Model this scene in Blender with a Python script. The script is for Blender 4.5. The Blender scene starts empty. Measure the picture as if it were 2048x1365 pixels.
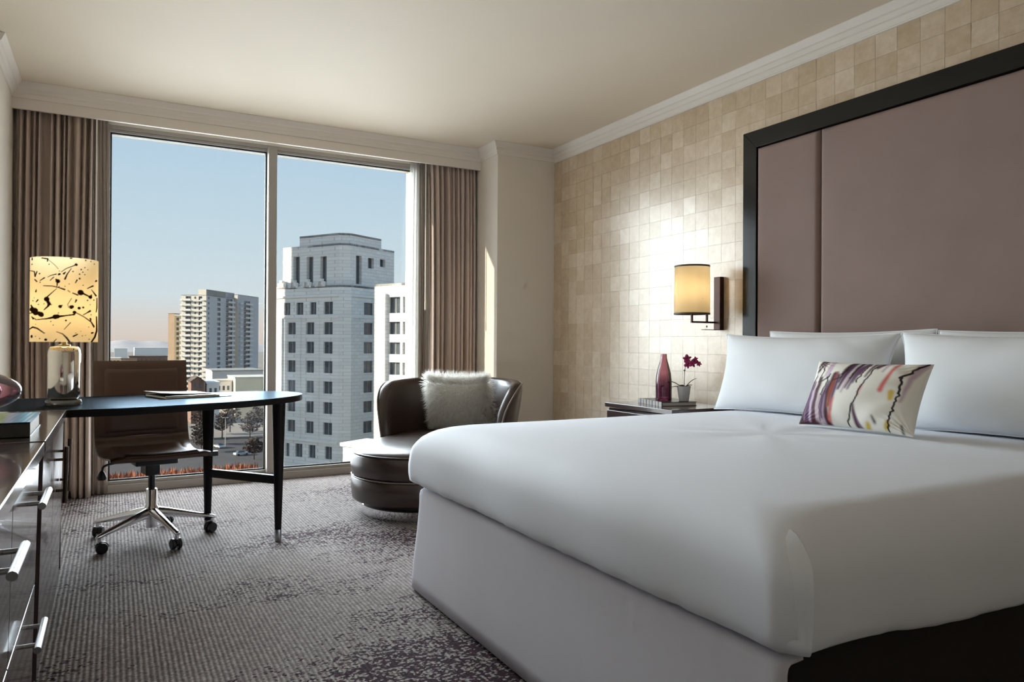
import bpy, bmesh, math, random
from mathutils import Vector, Matrix
random.seed(11)
S = bpy.context.scene
COL = S.collection
PI = math.pi
R = math.radians

# ------------------------------------------------------------------ camera
cam = bpy.data.cameras.new('camera')
camo = bpy.data.objects.new('camera', cam)
COL.objects.link(camo)
cam.sensor_width = 36.0
cam.lens = 1446.1 / 2048 * 36.0
cam.clip_start = 0.05
cam.clip_end = 6000
_yaw, _pitch, _roll = R(28.92), R(0.20), R(0.32)
_f = Vector((math.sin(_yaw) * math.cos(_pitch), math.cos(_yaw) * math.cos(_pitch), math.sin(_pitch)))
_r = _f.cross(Vector((0, 0, 1))).normalized()
_u = _r.cross(_f)
_r2 = _r * math.cos(_roll) + _u * math.sin(_roll)
_u2 = _u * math.cos(_roll) - _r * math.sin(_roll)
_m = Matrix((( _r2.x, _u2.x, -_f.x, 0), (_r2.y, _u2.y, -_f.y, 0), (_r2.z, _u2.z, -_f.z, 1.03), (0, 0, 0, 1)))
camo.matrix_world = _m
S.camera = camo

# ------------------------------------------------------------------ colour management
S.view_settings.view_transform = 'Standard'
S.view_settings.look = 'None'
S.view_settings.exposure = 0.0
S.view_settings.gamma = 1.0
S.view_settings.use_curve_mapping = False
try:
    S.cycles.use_denoising = True
    S.cycles.max_bounces = 6
    S.cycles.diffuse_bounces = 4
    S.cycles.glossy_bounces = 3
    S.cycles.transparent_max_bounces = 12
    S.cycles.use_adaptive_sampling = True
    S.cycles.adaptive_threshold = 0.09
    S.cycles.adaptive_min_samples = 12
    S.cycles.sample_clamp_indirect = 3
    S.cycles.caustics_reflective = False
    S.cycles.caustics_refractive = False
except Exception:
    pass


# ------------------------------------------------------------------ node helpers
def lin(c):
    return tuple((x / 12.92 if x <= 0.04045 else ((x + 0.055) / 1.055) ** 2.4) for x in c)


def C8(r, g, b):
    return lin((r / 255, g / 255, b / 255)) + (1.0,)


def nd(nt, t, ins=None, **props):
    n = nt.nodes.new(t)
    for k, v in props.items():
        setattr(n, k, v)
    for k, v in (ins or {}).items():
        s = n.inputs[k]
        if isinstance(v, bpy.types.NodeSocket):
            nt.links.new(v, s)
        else:
            s.default_value = v
    return n


def ramp(nt, fac, stops, interp='LINEAR'):
    n = nt.nodes.new('ShaderNodeValToRGB')
    cr = n.color_ramp
    cr.interpolation = interp
    while len(cr.elements) < len(stops):
        cr.elements.new(0.5)
    for e, (p, c) in zip(cr.elements, stops):
        e.position = p
        e.color = c
    nt.links.new(fac, n.inputs[0])
    return n.outputs[0]


def math_(nt, op, a, b=0.0, c=0.0, clamp=False):
    n = nt.nodes.new('ShaderNodeMath')
    n.operation = op
    n.use_clamp = clamp
    for i, v in enumerate((a, b, c)):
        if isinstance(v, bpy.types.NodeSocket):
            nt.links.new(v, n.inputs[i])
        else:
            n.inputs[i].default_value = v
    return n.outputs[0]


def mixc(nt, fac, a, b):
    n = nt.nodes.new('ShaderNodeMix')
    n.data_type = 'RGBA'
    for s, v in ((n.inputs[0], fac), (n.inputs[6], a), (n.inputs[7], b)):
        if isinstance(v, bpy.types.NodeSocket):
            nt.links.new(v, s)
        else:
            s.default_value = v
    return n.outputs[2]


MATS = {}


def new_mat(name):
    m = bpy.data.materials.new(name)
    m.use_nodes = True
    nt = m.node_tree
    nt.nodes.clear()
    MATS[name] = m
    return m, nt


def finish(nt, shader, disp=None):
    o = nt.nodes.new('ShaderNodeOutputMaterial')
    nt.links.new(shader, o.inputs[0])


def pmat(name, col, rough=0.5, metal=0.0, spec=0.5, var=0.0, vscale=8.0, bump=0.0, bscale=60.0, bdist=0.002,
         sheen=0.0, coat=0.0, stretch=None, alpha=1.0):
    """principled material with noise colour variation and noise relief"""
    m, nt = new_mat(name)
    co = nd(nt, 'ShaderNodeTexCoord').outputs['Object']
    if stretch:
        mp = nd(nt, 'ShaderNodeMapping', {'Vector': co, 'Scale': stretch})
        co = mp.outputs[0]
    p = nd(nt, 'ShaderNodeBsdfPrincipled', {'Base Color': col, 'Roughness': rough, 'Metallic': metal,
                                            'Specular IOR Level': spec, 'Sheen Weight': sheen, 'Coat Weight': coat,
                                            'Alpha': alpha})
    n1 = nd(nt, 'ShaderNodeTexNoise', {'Vector': co, 'Scale': vscale, 'Detail': 4.0})
    if var > 0:
        lo = tuple(c * (1 - var) for c in col[:3]) + (1,)
        hi = tuple(min(1, c * (1 + var)) for c in col[:3]) + (1,)
        c = ramp(nt, n1.outputs[0], [(0.3, lo), (0.7, hi)])
        nt.links.new(c, p.inputs['Base Color'])
    if bump > 0:
        n2 = nd(nt, 'ShaderNodeTexNoise', {'Vector': co, 'Scale': bscale, 'Detail': 3.0})
        b = nd(nt, 'ShaderNodeBump', {'Height': n2.outputs[0], 'Strength': bump, 'Distance': bdist})
        nt.links.new(b.outputs[0], p.inputs['Normal'])
    finish(nt, p.outputs[0])
    return m


# ------------------------------------------------------------------ world: clear sky, paler and warmer to the horizon
w = bpy.data.worlds.new('sky')
S.world = w
w.use_nodes = True
nt = w.node_tree
nt.nodes.clear()
tc = nd(nt, 'ShaderNodeTexCoord')
sep = nd(nt, 'ShaderNodeSeparateXYZ', {0: tc.outputs['Generated']})
sky = ramp(nt, sep.outputs[2], [(0.0, C8(222, 206, 196)), (0.022, C8(224, 214, 208)), (0.06, C8(216, 227, 233)),
                                (0.14, C8(203, 222, 234)), (0.30, C8(174, 204, 230)), (1.0, C8(140, 182, 222))])
bg = nd(nt, 'ShaderNodeBackground', {'Color': sky, 'Strength': 1.0})
wo = nt.nodes.new('ShaderNodeOutputWorld')
nt.links.new(bg.outputs[0], wo.inputs[0])


# ------------------------------------------------------------------ sun and added window fill
def sun(name, travel, strength, angle, col):
    l = bpy.data.lights.new(name, 'SUN')
    l.energy = strength
    l.angle = angle
    l.color = col
    o = bpy.data.objects.new(name, l)
    COL.objects.link(o)
    o.rotation_euler = Vector(travel).to_track_quat('-Z', 'Y').to_euler()
    o.location = (-8, 30, 20)
    return o


sun('low_sun', (1.0, -0.29, -0.35), 11.0, R(0.6), (1.0, 0.90, 0.74))
# added fill standing in for window daylight: one soft area light filling the opening,
# and one outside, tilted down through it, to brighten bed and floor
def fill_light(name, power, loc, tilt, spread, col):
    al = bpy.data.lights.new(name, 'AREA')
    al.shape = 'RECTANGLE'
    al.size, al.size_y = 2.16, 2.34
    al.energy = power
    al.color = col
    al.spread = spread
    o = bpy.data.objects.new(name, al)
    COL.objects.link(o)
    o.location = loc
    o.rotation_euler = (tilt, 0, 0)


fill_light('window_fill', 69.0, (1.08, 5.73, 1.25), R(-97), R(180), (0.86, 0.94, 1.0))
fill_light('window_fill_down', 126.0, (1.08, 6.45, 1.70), R(-68), R(100), (0.82, 0.92, 1.0))


# ------------------------------------------------------------------ mesh helpers
class MB:
    def __init__(s):
        s.v, s.f, s.m = [], [], []

    def add(s, vs, fs, mi=0, M=None):
        b = len(s.v)
        if M is not None:
            vs = [M @ Vector(p) for p in vs]
        s.v += [tuple(p) for p in vs]
        s.f += [tuple(i + b for i in f) for f in fs]
        s.m += [mi] * len(fs)
        return s

    def box(s, x0, x1, y0, y1, z0, z1, mi=0, M=None):
        vs = [(x, y, z) for z in (z0, z1) for y in (y0, y1) for x in (x0, x1)]
        return s.add(vs, [(0, 2, 3, 1), (4, 5, 7, 6), (0, 1, 5, 4), (2, 6, 7, 3), (0, 4, 6, 2), (1, 3, 7, 5)], mi, M)

    def rings(s, rings, mi=0, cap0=True, cap1=True, M=None, closed=True):
        n = len(rings[0])
        vs = [p for r in rings for p in r]
        fs = []
        for i in range(len(rings) - 1):
            for j in range(n if closed else n - 1):
                k = (j + 1) % n
                fs.append((i * n + j, i * n + k, (i + 1) * n + k, (i + 1) * n + j))
        if cap0:
            fs.append(tuple(range(n - 1, -1, -1)))
        if cap1:
            fs.append(tuple(range((len(rings) - 1) * n, len(rings) * n)))
        return s.add(vs, fs, mi, M)

    def lathe(s, prof, n=32, c=(0, 0, 0), mi=0, M=None, cap0=True, cap1=True):
        rs = [[(c[0] + r * math.cos(2 * PI * j / n), c[1] + r * math.sin(2 * PI * j / n), c[2] + z) for j in range(n)]
              for r, z in prof]
        return s.rings(rs, mi, cap0, cap1, M)

    def cyl(s, p0, p1, r0, r1=None, n=16, mi=0, M=None):
        return s.tube([p0, p1], [r0, r0 if r1 is None else r1], n, mi, M)

    def tube(s, path, rad, n=10, mi=0, M=None, closed=False):
        path = [Vector(p) for p in path]
        if not isinstance(rad, (list, tuple)):
            rad = [rad] * len(path)
        rs = []
        up = None
        for i, p in enumerate(path):
            if closed:
                t = path[(i + 1) % len(path)] - path[i - 1]
            else:
                t = path[min(i + 1, len(path) - 1)] - path[max(i - 1, 0)]
            t.normalize()
            if up is None:
                up = Vector((0, 0, 1)) if abs(t.z) < 0.9 else Vector((1, 0, 0))
            a = t.cross(up).normalized()
            b = a.cross(t).normalized()
            up = b
            rs.append([p + (a * math.cos(2 * PI * j / n) + b * math.sin(2 * PI * j / n)) * rad[i] for j in range(n)])
        if closed:
            rs.append(rs[0])
        return s.rings(rs, mi, not closed, not closed, M)

    def prism(s, poly, z0, z1, mi=0, M=None):
        return s.rings([[(x, y, z0) for x, y in poly], [(x, y, z1) for x, y in poly]], mi, True, True, M)

    def grid(s, nu, nv, fn, mi=0, M=None):
        vs = [fn(i / nu, j / nv) for j in range(nv + 1) for i in range(nu + 1)]
        fs = [(j * (nu + 1) + i, j * (nu + 1) + i + 1, (j + 1) * (nu + 1) + i + 1, (j + 1) * (nu + 1) + i)
              for j in range(nv) for i in range(nu)]
        return s.add(vs, fs, mi, M)

    def mesh(s, name, mats, smooth=None):
        xs = [p[0] for p in s.v]; ys = [p[1] for p in s.v]; zs = [p[2] for p in s.v]
        c = Vector(((min(xs) + max(xs)) / 2, (min(ys) + max(ys)) / 2, (min(zs) + max(zs)) / 2))
        me = bpy.data.meshes.new(name)
        me.from_pydata([(p[0] - c.x, p[1] - c.y, p[2] - c.z) for p in s.v], [], s.f)
        if not isinstance(mats, (list, tuple)):
            mats = [mats]
        for m in mats:
            me.materials.append(MATS[m] if isinstance(m, str) else m)
        for p, mi in zip(me.polygons, s.m):
            p.material_index = mi
        bm = bmesh.new()
        bm.from_mesh(me)
        bmesh.ops.recalc_face_normals(bm, faces=bm.faces)
        bm.to_mesh(me)
        bm.free()
        if smooth is not None:
            for p in me.polygons:
                p.use_smooth = True
            me.set_sharp_from_angle(angle=R(smooth))
        me.update()
        return me, c

    def build(s, name, mats, parent=None, smooth=None, bevel=0, seg=2, kind=None):
        me, c = s.mesh(name, mats, smooth)
        o = bpy.data.objects.new(name, me)
        COL.objects.link(o)
        o.location = c
        if parent is not None:
            adopt(o, parent)
        if bevel > 0:
            md = o.modifiers.new('edge', 'BEVEL')
            md.width = bevel
            md.segments = seg
            md.limit_method = 'ANGLE'
            md.angle_limit = R(40)
        if kind:
            o['kind'] = kind
        return o


WM = {}


def wmat(o):
    """world matrix from own transform and parents (before any depsgraph update)"""
    M = Matrix.LocRotScale(o.location, o.rotation_euler, o.scale)
    if o.parent is not None:
        return wmat(o.parent) @ o.matrix_parent_inverse @ M
    return M


def adopt(o, parent):
    """parent a part whose mesh is given in world coordinates"""
    o.parent = parent
    o.matrix_parent_inverse = wmat(parent).inverted()


def tag(o, label, cat, group=None):
    o['label'] = label
    o['category'] = cat
    if group:
        o['group'] = group
    return o


def thing(name, label, cat, loc=(0, 0, 0), rz=0.0, group=None):
    o = bpy.data.objects.new(name, None)
    COL.objects.link(o)
    o.empty_display_size = 0.1
    o.location = loc
    o.rotation_euler = (0, 0, rz)
    return tag(o, label, cat, group)


def struct(o):
    o['kind'] = 'structure'
    return o


def link_copy(o, name=None):
    c = o.copy()
    COL.objects.link(c)
    return c


def rect_ring(x0, x1, y0, y1, z, r, n=6):
    pts = []
    for cx, cy, a0 in ((x1 - r, y1 - r, 0), (x0 + r, y1 - r, 90), (x0 + r, y0 + r, 180), (x1 - r, y0 + r, 270)):
        for i in range(n + 1):
            a = R(a0 + 90 * i / n)
            pts.append((cx + r * math.cos(a), cy + r * math.sin(a), z))
    return pts


def T(x, y, z, rz=0.0, rx=0.0, ry=0.0):
    return Matrix.Translation((x, y, z)) @ Matrix.Rotation(rz, 4, 'Z') @ Matrix.Rotation(ry, 4, 'Y') @ Matrix.Rotation(rx, 4, 'X')


def smoothstep(a, b, x):
    t = max(0.0, min(1.0, (x - a) / (b - a)))
    return t * t * (3 - 2 * t)


def bez(pts, n):
    """Catmull-Rom through the points"""
    P = [Vector(p) for p in pts]
    P = [P[0] * 2 - P[1]] + P + [P[-1] * 2 - P[-2]]
    out = []
    for i in range(1, len(P) - 2):
        for k in range(n):
            t = k / n
            p0, p1, p2, p3 = P[i - 1], P[i], P[i + 1], P[i + 2]
            out.append(0.5 * ((2 * p1) + (p2 - p0) * t + (2 * p0 - 5 * p1 + 4 * p2 - p3) * t * t + (3 * p1 - p0 - 3 * p2 + p3) * t ** 3))
    out.append(P[-2])
    return out


# ------------------------------------------------------------------ materials
pmat('plaster', C8(236, 221, 200), 0.75, var=0.015, vscale=1.5, bump=0.03, bscale=180)
pmat('closet_wood', C8(196, 184, 170), 0.6, var=0.1, vscale=6)
pmat('wall_paint', C8(236, 228, 216), 0.7, var=0.02, vscale=2.0, bump=0.04, bscale=220)
pmat('trim_paint', C8(238, 230, 220), 0.5, var=0.015, vscale=3.0)
pmat('window_metal', C8(178, 172, 164), 0.42, var=0.02)
pmat('gasket', C8(28, 30, 33), 0.6)
pmat('drape', C8(206, 188, 176), 0.85, var=0.06, vscale=30, bump=0.08, bscale=400, sheen=0.15, stretch=(1, 1, 0.08))
pmat('lining', C8(168, 156, 146), 0.85, var=0.04, vscale=20)
pmat('black_wood', C8(22, 18, 17), 0.5, spec=0.15, var=0.15, vscale=12, stretch=(1, 1, 0.1))
pmat('desk_edge', C8(16, 13, 13), 0.6, spec=0.2, var=0.1)
pmat('frame_lacquer', C8(13, 9, 8), 0.15, spec=0.45, var=0.1, vscale=6)
pmat('dresser_lacquer', C8(78, 66, 64), 0.16, spec=0.6, var=0.06, vscale=14, stretch=(1, 0.08, 1), coat=0.3)
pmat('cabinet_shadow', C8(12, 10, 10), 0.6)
pmat('steel', C8(168, 168, 170), 0.28, metal=1.0, var=0.02)
pmat('dark_steel', C8(96, 78, 66), 0.25, metal=1.0)
pmat('chrome', C8(220, 220, 222), 0.07, metal=1.0)
pmat('black_plastic', C8(14, 14, 16), 0.4)
pmat('brown_leather', C8(82, 56, 40), 0.46, var=0.12, vscale=10, bump=0.12, bscale=260, spec=0.55)
pmat('dark_leather', C8(60, 46, 40), 0.30, var=0.12, vscale=7, bump=0.10, bscale=240, spec=0.6)
pmat('piping_leather', C8(120, 104, 92), 0.4)
pmat('headboard_fabric', C8(148, 126, 119), 0.9, var=0.05, vscale=4, bump=0.12, bscale=700)
pmat('sheet', C8(236, 240, 250), 0.75, var=0.008, vscale=3, bump=0.06, bscale=9, bdist=0.006, sheen=0.1)
pmat('pillow_cotton', C8(231, 232, 234), 0.8, var=0.01, vscale=3, bump=0.08, bscale=10, bdist=0.008, sheen=0.1)
pmat('skirt_fabric', C8(222, 220, 230), 0.85, var=0.02, vscale=4, bump=0.10, bscale=500, sheen=0.1)
pmat('box_cloth', C8(34, 28, 27), 0.9, var=0.1, vscale=20)
m, nt = new_mat('fur')
co = nd(nt, 'ShaderNodeNewGeometry').outputs['Position']
n = nd(nt, 'ShaderNodeTexNoise', {'Vector': co, 'Scale': 40.0})
c = ramp(nt, n.outputs[0], [(0.3, C8(246, 241, 232)), (0.7, C8(254, 253, 250))])
df = nd(nt, 'ShaderNodeBsdfDiffuse', {'Color': c})
tl = nd(nt, 'ShaderNodeBsdfTranslucent', {'Color': c})
mx = nd(nt, 'ShaderNodeMixShader', {0: 0.6, 1: df.outputs[0], 2: tl.outputs[0]})
finish(nt, mx.outputs[0])
pmat('white_ceramic', C8(196, 193, 190), 0.45)
pmat('leaf', C8(72, 80, 40), 0.45, var=0.2, vscale=20)
pmat('stem', C8(92, 84, 58), 0.5)
pmat('orchid_petal', C8(140, 14, 78), 0.55, var=0.15, vscale=60)
pmat('soil', C8(52, 44, 30), 0.9, var=0.3, vscale=60)
pmat('paper', C8(226, 222, 214), 0.7, var=0.03, vscale=120, stretch=(0.02, 0.02, 1))
pmat('dark_cover', C8(52, 48, 46), 0.35, var=0.06)
pmat('brass', C8(196, 170, 110), 0.25, metal=1.0)
pmat('bronze', C8(58, 34, 26), 0.35, metal=0.6)
pmat('dark_braid', C8(58, 44, 30), 0.6)
pmat('silver_glass', C8(224, 214, 200), 0.06, metal=1.0, var=0.08, vscale=9)

# clear glazing: transparent with a faint fresnel reflection
m, nt = new_mat('glazing')
fr = nd(nt, 'ShaderNodeFresnel', {'IOR': 1.45})
tr = nd(nt, 'ShaderNodeBsdfTransparent', {'Color': (0.97, 0.985, 0.98, 1)})
gl = nd(nt, 'ShaderNodeBsdfGlossy', {'Color': (1, 1, 1, 1), 'Roughness': 0.02})
fac = math_(nt, 'MULTIPLY', fr.outputs[0], 0.6)
mx = nd(nt, 'ShaderNodeMixShader', {0: fac, 1: tr.outputs[0], 2: gl.outputs[0]})
finish(nt, mx.outputs[0])

# sheer curtain
m, nt = new_mat('sheer_fabric')
tr = nd(nt, 'ShaderNodeBsdfTransparent', {'Color': (1, 1, 1, 1)})
df = nd(nt, 'ShaderNodeBsdfDiffuse', {'Color': C8(236, 233, 228)})
tl = nd(nt, 'ShaderNodeBsdfTranslucent', {'Color': C8(236, 233, 228)})
a1 = nd(nt, 'ShaderNodeMixShader', {0: 0.55, 1: df.outputs[0], 2: tl.outputs[0]})
mx = nd(nt, 'ShaderNodeMixShader', {0: 0.42, 1: tr.outputs[0], 2: a1.outputs[0]})
finish(nt, mx.outputs[0])


def coloured_glass(name, deep, pale, z0, z1):
    """tinted glass whose tint deepens towards the foot"""
    m, nt = new_mat(name)
    co = nd(nt, 'ShaderNodeTexCoord').outputs['Object']
    z = nd(nt, 'ShaderNodeSeparateXYZ', {0: co}).outputs[2]
    f = nd(nt, 'ShaderNodeMapRange', {0: z, 1: z0, 2: z1, 3: 0.0, 4: 1.0}).outputs[0]
    c = ramp(nt, f, [(0.0, deep), (0.25, deep), (0.6, pale), (1.0, pale)])
    fr = nd(nt, 'ShaderNodeFresnel', {'IOR': 1.5})
    tr = nd(nt, 'ShaderNodeBsdfTransparent', {'Color': c})
    gl = nd(nt, 'ShaderNodeBsdfGlossy', {'Color': (1, 1, 1, 1), 'Roughness': 0.03})
    df = nd(nt, 'ShaderNodeBsdfDiffuse', {'Color': c})
    a = nd(nt, 'ShaderNodeMixShader', {0: 0.16, 1: tr.outputs[0], 2: df.outputs[0]})
    mx = nd(nt, 'ShaderNodeMixShader', {0: fr.outputs[0], 1: a.outputs[0], 2: gl.outputs[0]})
    finish(nt, mx.outputs[0])


coloured_glass('plum_glass', (0.48, 0.16, 0.30, 1), (0.88, 0.64, 0.68, 1), -0.14, 0.14)
coloured_glass('pink_glass', (0.78, 0.42, 0.50, 1), (0.90, 0.68, 0.74, 1), -0.07, 0.09)
coloured_glass('clear_glass', (0.86, 0.82, 0.72, 1), (0.9, 0.86, 0.78, 1), -0.1, 0.1)


def shade_mat(name, col, attr=None):
    m, nt = new_mat(name)
    if attr:
        a = nd(nt, 'ShaderNodeAttribute', attribute_name=attr)
        c = a.outputs['Color']
    else:
        c = nd(nt, 'ShaderNodeRGB').outputs[0]
        c.default_value = col
    co = nd(nt, 'ShaderNodeTexCoord').outputs['Object']
    wv = nd(nt, 'ShaderNodeTexNoise', {'Vector': co, 'Scale': 300.0})
    b = nd(nt, 'ShaderNodeBump', {'Height': wv.outputs[0], 'Strength': 0.05, 'Distance': 0.001})
    df = nd(nt, 'ShaderNodeBsdfDiffuse', {'Color': c, 'Normal': b.outputs[0]})
    tl = nd(nt, 'ShaderNodeBsdfTranslucent', {'Color': c})
    mx = nd(nt, 'ShaderNodeMixShader', {0: 0.62, 1: df.outputs[0], 2: tl.outputs[0]})
    finish(nt, mx.outputs[0])


shade_mat('cream_shade', C8(246, 226, 184))
shade_mat('splatter_shade', C8(246, 222, 170), 'print')

m, nt = new_mat('desk_satin')
co = nd(nt, 'ShaderNodeTexCoord').outputs['Object']
n = nd(nt, 'ShaderNodeTexNoise', {'Vector': co, 'Scale': 9.0, 'Detail': 4.0})
c = ramp(nt, n.outputs[0], [(0.3, C8(20, 16, 15)), (0.7, C8(28, 23, 21))])
df = nd(nt, 'ShaderNodeBsdfDiffuse', {'Color': c})
gl = nd(nt, 'ShaderNodeBsdfGlossy', {'Color': (0.66, 0.84, 1.0, 1), 'Roughness': 0.26})  # blue gloss tint puts the reflected sky into the colour
mx = nd(nt, 'ShaderNodeMixShader', {0: 0.085, 1: df.outputs[0], 2: gl.outputs[0]})
finish(nt, mx.outputs[0])

# carpet: ribbed loop pile, taupe with plum flecks in drifts
m, nt = new_mat('carpet')
co = nd(nt, 'ShaderNodeNewGeometry').outputs['Position']
sx = nd(nt, 'ShaderNodeSeparateXYZ', {0: co})
X, Y = sx.outputs[0], sx.outputs[1]
wob = nd(nt, 'ShaderNodeTexNoise', {'Vector': co, 'Scale': 14.0, 'Detail': 2.0}).outputs[0]
rx_ = math_(nt, 'ADD', math_(nt, 'MULTIPLY', X, 2 * PI / 0.0165), math_(nt, 'MULTIPLY', wob, 2.2))
rib = math_(nt, 'MULTIPLY_ADD', math_(nt, 'SINE', rx_), 0.5, 0.5)
ry_ = math_(nt, 'ADD', math_(nt, 'MULTIPLY', Y, 2 * PI / 0.0125), math_(nt, 'MULTIPLY', wob, 6.0))
loop = math_(nt, 'MULTIPLY_ADD', math_(nt, 'SINE', ry_), 0.5, 0.5)
hgt = math_(nt, 'ADD', math_(nt, 'MULTIPLY', rib, 0.7), math_(nt, 'MULTIPLY', math_(nt, 'MULTIPLY', rib, loop), 0.45))
cell = nd(nt, 'ShaderNodeTexVoronoi', {'Vector': nd(nt, 'ShaderNodeMapping', {'Vector': co, 'Scale': (95, 120, 1)}).outputs[0], 'Scale': 1.0})
rnd = nd(nt, 'ShaderNodeSeparateColor', {0: cell.outputs['Color']}).outputs[0]
drift = nd(nt, 'ShaderNodeTexNoise', {'Vector': nd(nt, 'ShaderNodeMapping', {'Vector': co, 'Scale': (1.1, 2.6, 1), 'Rotation': (0, 0, 0.25)}).outputs[0],
                                      'Scale': 1.0, 'Detail': 6.0, 'Roughness': 0.62}).outputs[0]


def blob(cx, cy, rx, ry, amp):
    dx = math_(nt, 'DIVIDE', math_(nt, 'SUBTRACT', X, cx), rx)
    dy = math_(nt, 'DIVIDE', math_(nt, 'SUBTRACT', Y, cy), ry)
    d2 = math_(nt, 'ADD', math_(nt, 'MULTIPLY', dx, dx), math_(nt, 'MULTIPLY', dy, dy))
    return math_(nt, 'MULTIPLY', math_(nt, 'POWER', 2.718, math_(nt, 'MULTIPLY', d2, -1.0)), amp)


dens = math_(nt, 'MULTIPLY', math_(nt, 'SUBTRACT', drift, 0.50), 3.2)
for b_ in ((1.35, 3.55, 0.40, 0.28, 0.65), (1.0, 3.95, 0.40, 0.22, 0.5), (0.95, 2.10, 0.42, 0.26, 1.6), (0.62, 3.02, 0.10, 0.045, 0.62),
           (0.90, 2.93, 0.14, 0.05, 0.62), (1.05, 3.08, 0.30, 0.08, 0.35), (0.3, 4.9, 0.6, 0.3, 0.22), (1.4, 5.0, 0.6, 0.25, 0.28)):
    dens = math_(nt, 'ADD', dens, blob(*b_))
dens = math_(nt, 'MINIMUM', dens, 0.84)
fleck = math_(nt, 'GREATER_THAN', dens, math_(nt, 'MULTIPLY_ADD', rnd, 1.15, 0.06))
base = ramp(nt, rnd, [(0.0, C8(122, 112, 110)), (0.5, C8(144, 134, 131)), (1.0, C8(168, 159, 155))])
plum = ramp(nt, nd(nt, 'ShaderNodeSeparateColor', {0: cell.outputs['Color']}).outputs[1],
            [(0.0, C8(34, 14, 22)), (0.5, C8(66, 30, 46)), (1.0, C8(46, 38, 40))])
col = mixc(nt, fleck, base, plum)
gapc = nd(nt, 'ShaderNodeMix', {0: 1.0, 6: col, 7: (0.20, 0.185, 0.175, 1)}, data_type='RGBA', blend_type='MULTIPLY').outputs[2]
col = mixc(nt, math_(nt, 'MULTIPLY', math_(nt, 'POWER', math_(nt, 'SUBTRACT', 1.0, rib), 2.0), 0.62), col, gapc)
bmp = nd(nt, 'ShaderNodeBump', {'Height': hgt, 'Strength': 0.8, 'Distance': 0.004})
p = nd(nt, 'ShaderNodeBsdfPrincipled', {'Base Color': col, 'Roughness': 0.9, 'Normal': bmp.outputs[0], 'Sheen Weight': 0.03, 'Specular IOR Level': 0.08})
finish(nt, p.outputs[0])


def tile_mat(name, island):
    """pearly capiz squares, a tone of its own for each square"""
    m, nt = new_mat(name)
    if island:
        r = nd(nt, 'ShaderNodeNewGeometry').outputs['Random Per Island']
    else:
        r = nd(nt, 'ShaderNodeObjectInfo').outputs['Random']
    co = nd(nt, 'ShaderNodeNewGeometry').outputs['Position']
    n = nd(nt, 'ShaderNodeTexNoise', {'Vector': co, 'Scale': 22.0, 'Detail': 5.0, 'Roughness': 0.65}).outputs[0]
    c1 = ramp(nt, r, [(0.0, C8(212, 192, 166)), (0.4, C8(220, 202, 178)), (0.7, C8(226, 209, 187)), (1.0, C8(234, 220, 201))])
    c2 = ramp(nt, n, [(0.3, C8(232, 222, 206)), (0.7, C8(255, 252, 246))])
    mu = nd(nt, 'ShaderNodeMix', {0: 1.0, 6: c1, 7: c2}, data_type='RGBA', blend_type='MULTIPLY')
    rr = math_(nt, 'MULTIPLY_ADD', n, 0.14, 0.25)
    b = nd(nt, 'ShaderNodeBump', {'Height': n, 'Strength': 0.06, 'Distance': 0.003})
    p = nd(nt, 'ShaderNodeBsdfPrincipled', {'Base Color': mu.outputs[2], 'Roughness': rr, 'Metallic': 0.10, 'Normal': b.outputs[0], 'Specular IOR Level': 0.6, 'Coat Weight': 1.0, 'Coat Roughness': 0.31, 'Coat IOR': 1.7})
    finish(nt, p.outputs[0])


tile_mat('capiz_square', False)
tile_mat('capiz_field', True)

# print materials read from a colour attribute (flat print)
for nm, ro in (('cushion_print', 0.75), ('cover_print', 0.65)):
    m, nt = new_mat(nm)
    a = nd(nt, 'ShaderNodeAttribute', attribute_name='print')
    co = nd(nt, 'ShaderNodeTexCoord').outputs['Object']
    n = nd(nt, 'ShaderNodeTexNoise', {'Vector': co, 'Scale': 400.0})
    b = nd(nt, 'ShaderNodeBump', {'Height': n.outputs[0], 'Strength': 0.06, 'Distance': 0.001})
    p = nd(nt, 'ShaderNodeBsdfPrincipled', {'Base Color': a.outputs['Color'], 'Roughness': ro, 'Normal': b.outputs[0]})
    finish(nt, p.outputs[0])


def paint(o, fn):
    me = o.data
    at = me.color_attributes.new('print', 'FLOAT_COLOR', 'POINT')
    buf = []
    for i, v in enumerate(me.vertices):
        buf += list(fn(i, v.co))
    at.data.foreach_set('color', buf)

# ================================================================== THE ROOM
XL, XR, YB, H = -0.80, 3.25, -1.60, 2.65
YW = 5.60            # inner face of the window wall
CXR, CYR = 2.707, 5.155   # right corner pier
CXL, CYL = -0.56, 4.66    # left corner pier
YF = 5.455           # fascia in front of the curtain pocket

struct(MB().box(XL - 0.1, XR + 0.1, YB - 0.1, 5.94, -0.22, 0.0).build('floor', 'carpet'))
struct(MB().box(XL - 0.1, XR + 0.1, YB - 0.1, 5.94, H, H + 0.15).build('ceiling', 'plaster'))
struct(MB().box(XL - 0.1, XL, YB, YW, 0, H).build('wall_left', 'wall_paint'))
struct(MB().box(XL - 0.1, XR + 0.1, YB - 0.1, YB, 0, H).build('wall_back', 'closet_wood'))
wall_right = struct(MB().box(XR, XR + 0.1, YB, YW, 0, H).build('wall_right', 'wall_paint'))
struct(MB().box(CXR, XR, CYR, YW, 0, H).build('wall_front_right', 'wall_paint', bevel=0.004))
struct(MB().box(XL, CXL, CYL, YW, 0, H).build('wall_front_left', 'wall_paint', bevel=0.004))
wf = MB()
wf.box(XL - 0.1, -0.05, YW, 5.92, 0, H).box(2.215, XR + 0.1, YW, 5.92, 0, H)
wf.box(-0.05, 2.215, YW, 5.92, 2.50, H)
struct(wf.build('wall_front', 'wall_paint'))
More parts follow.
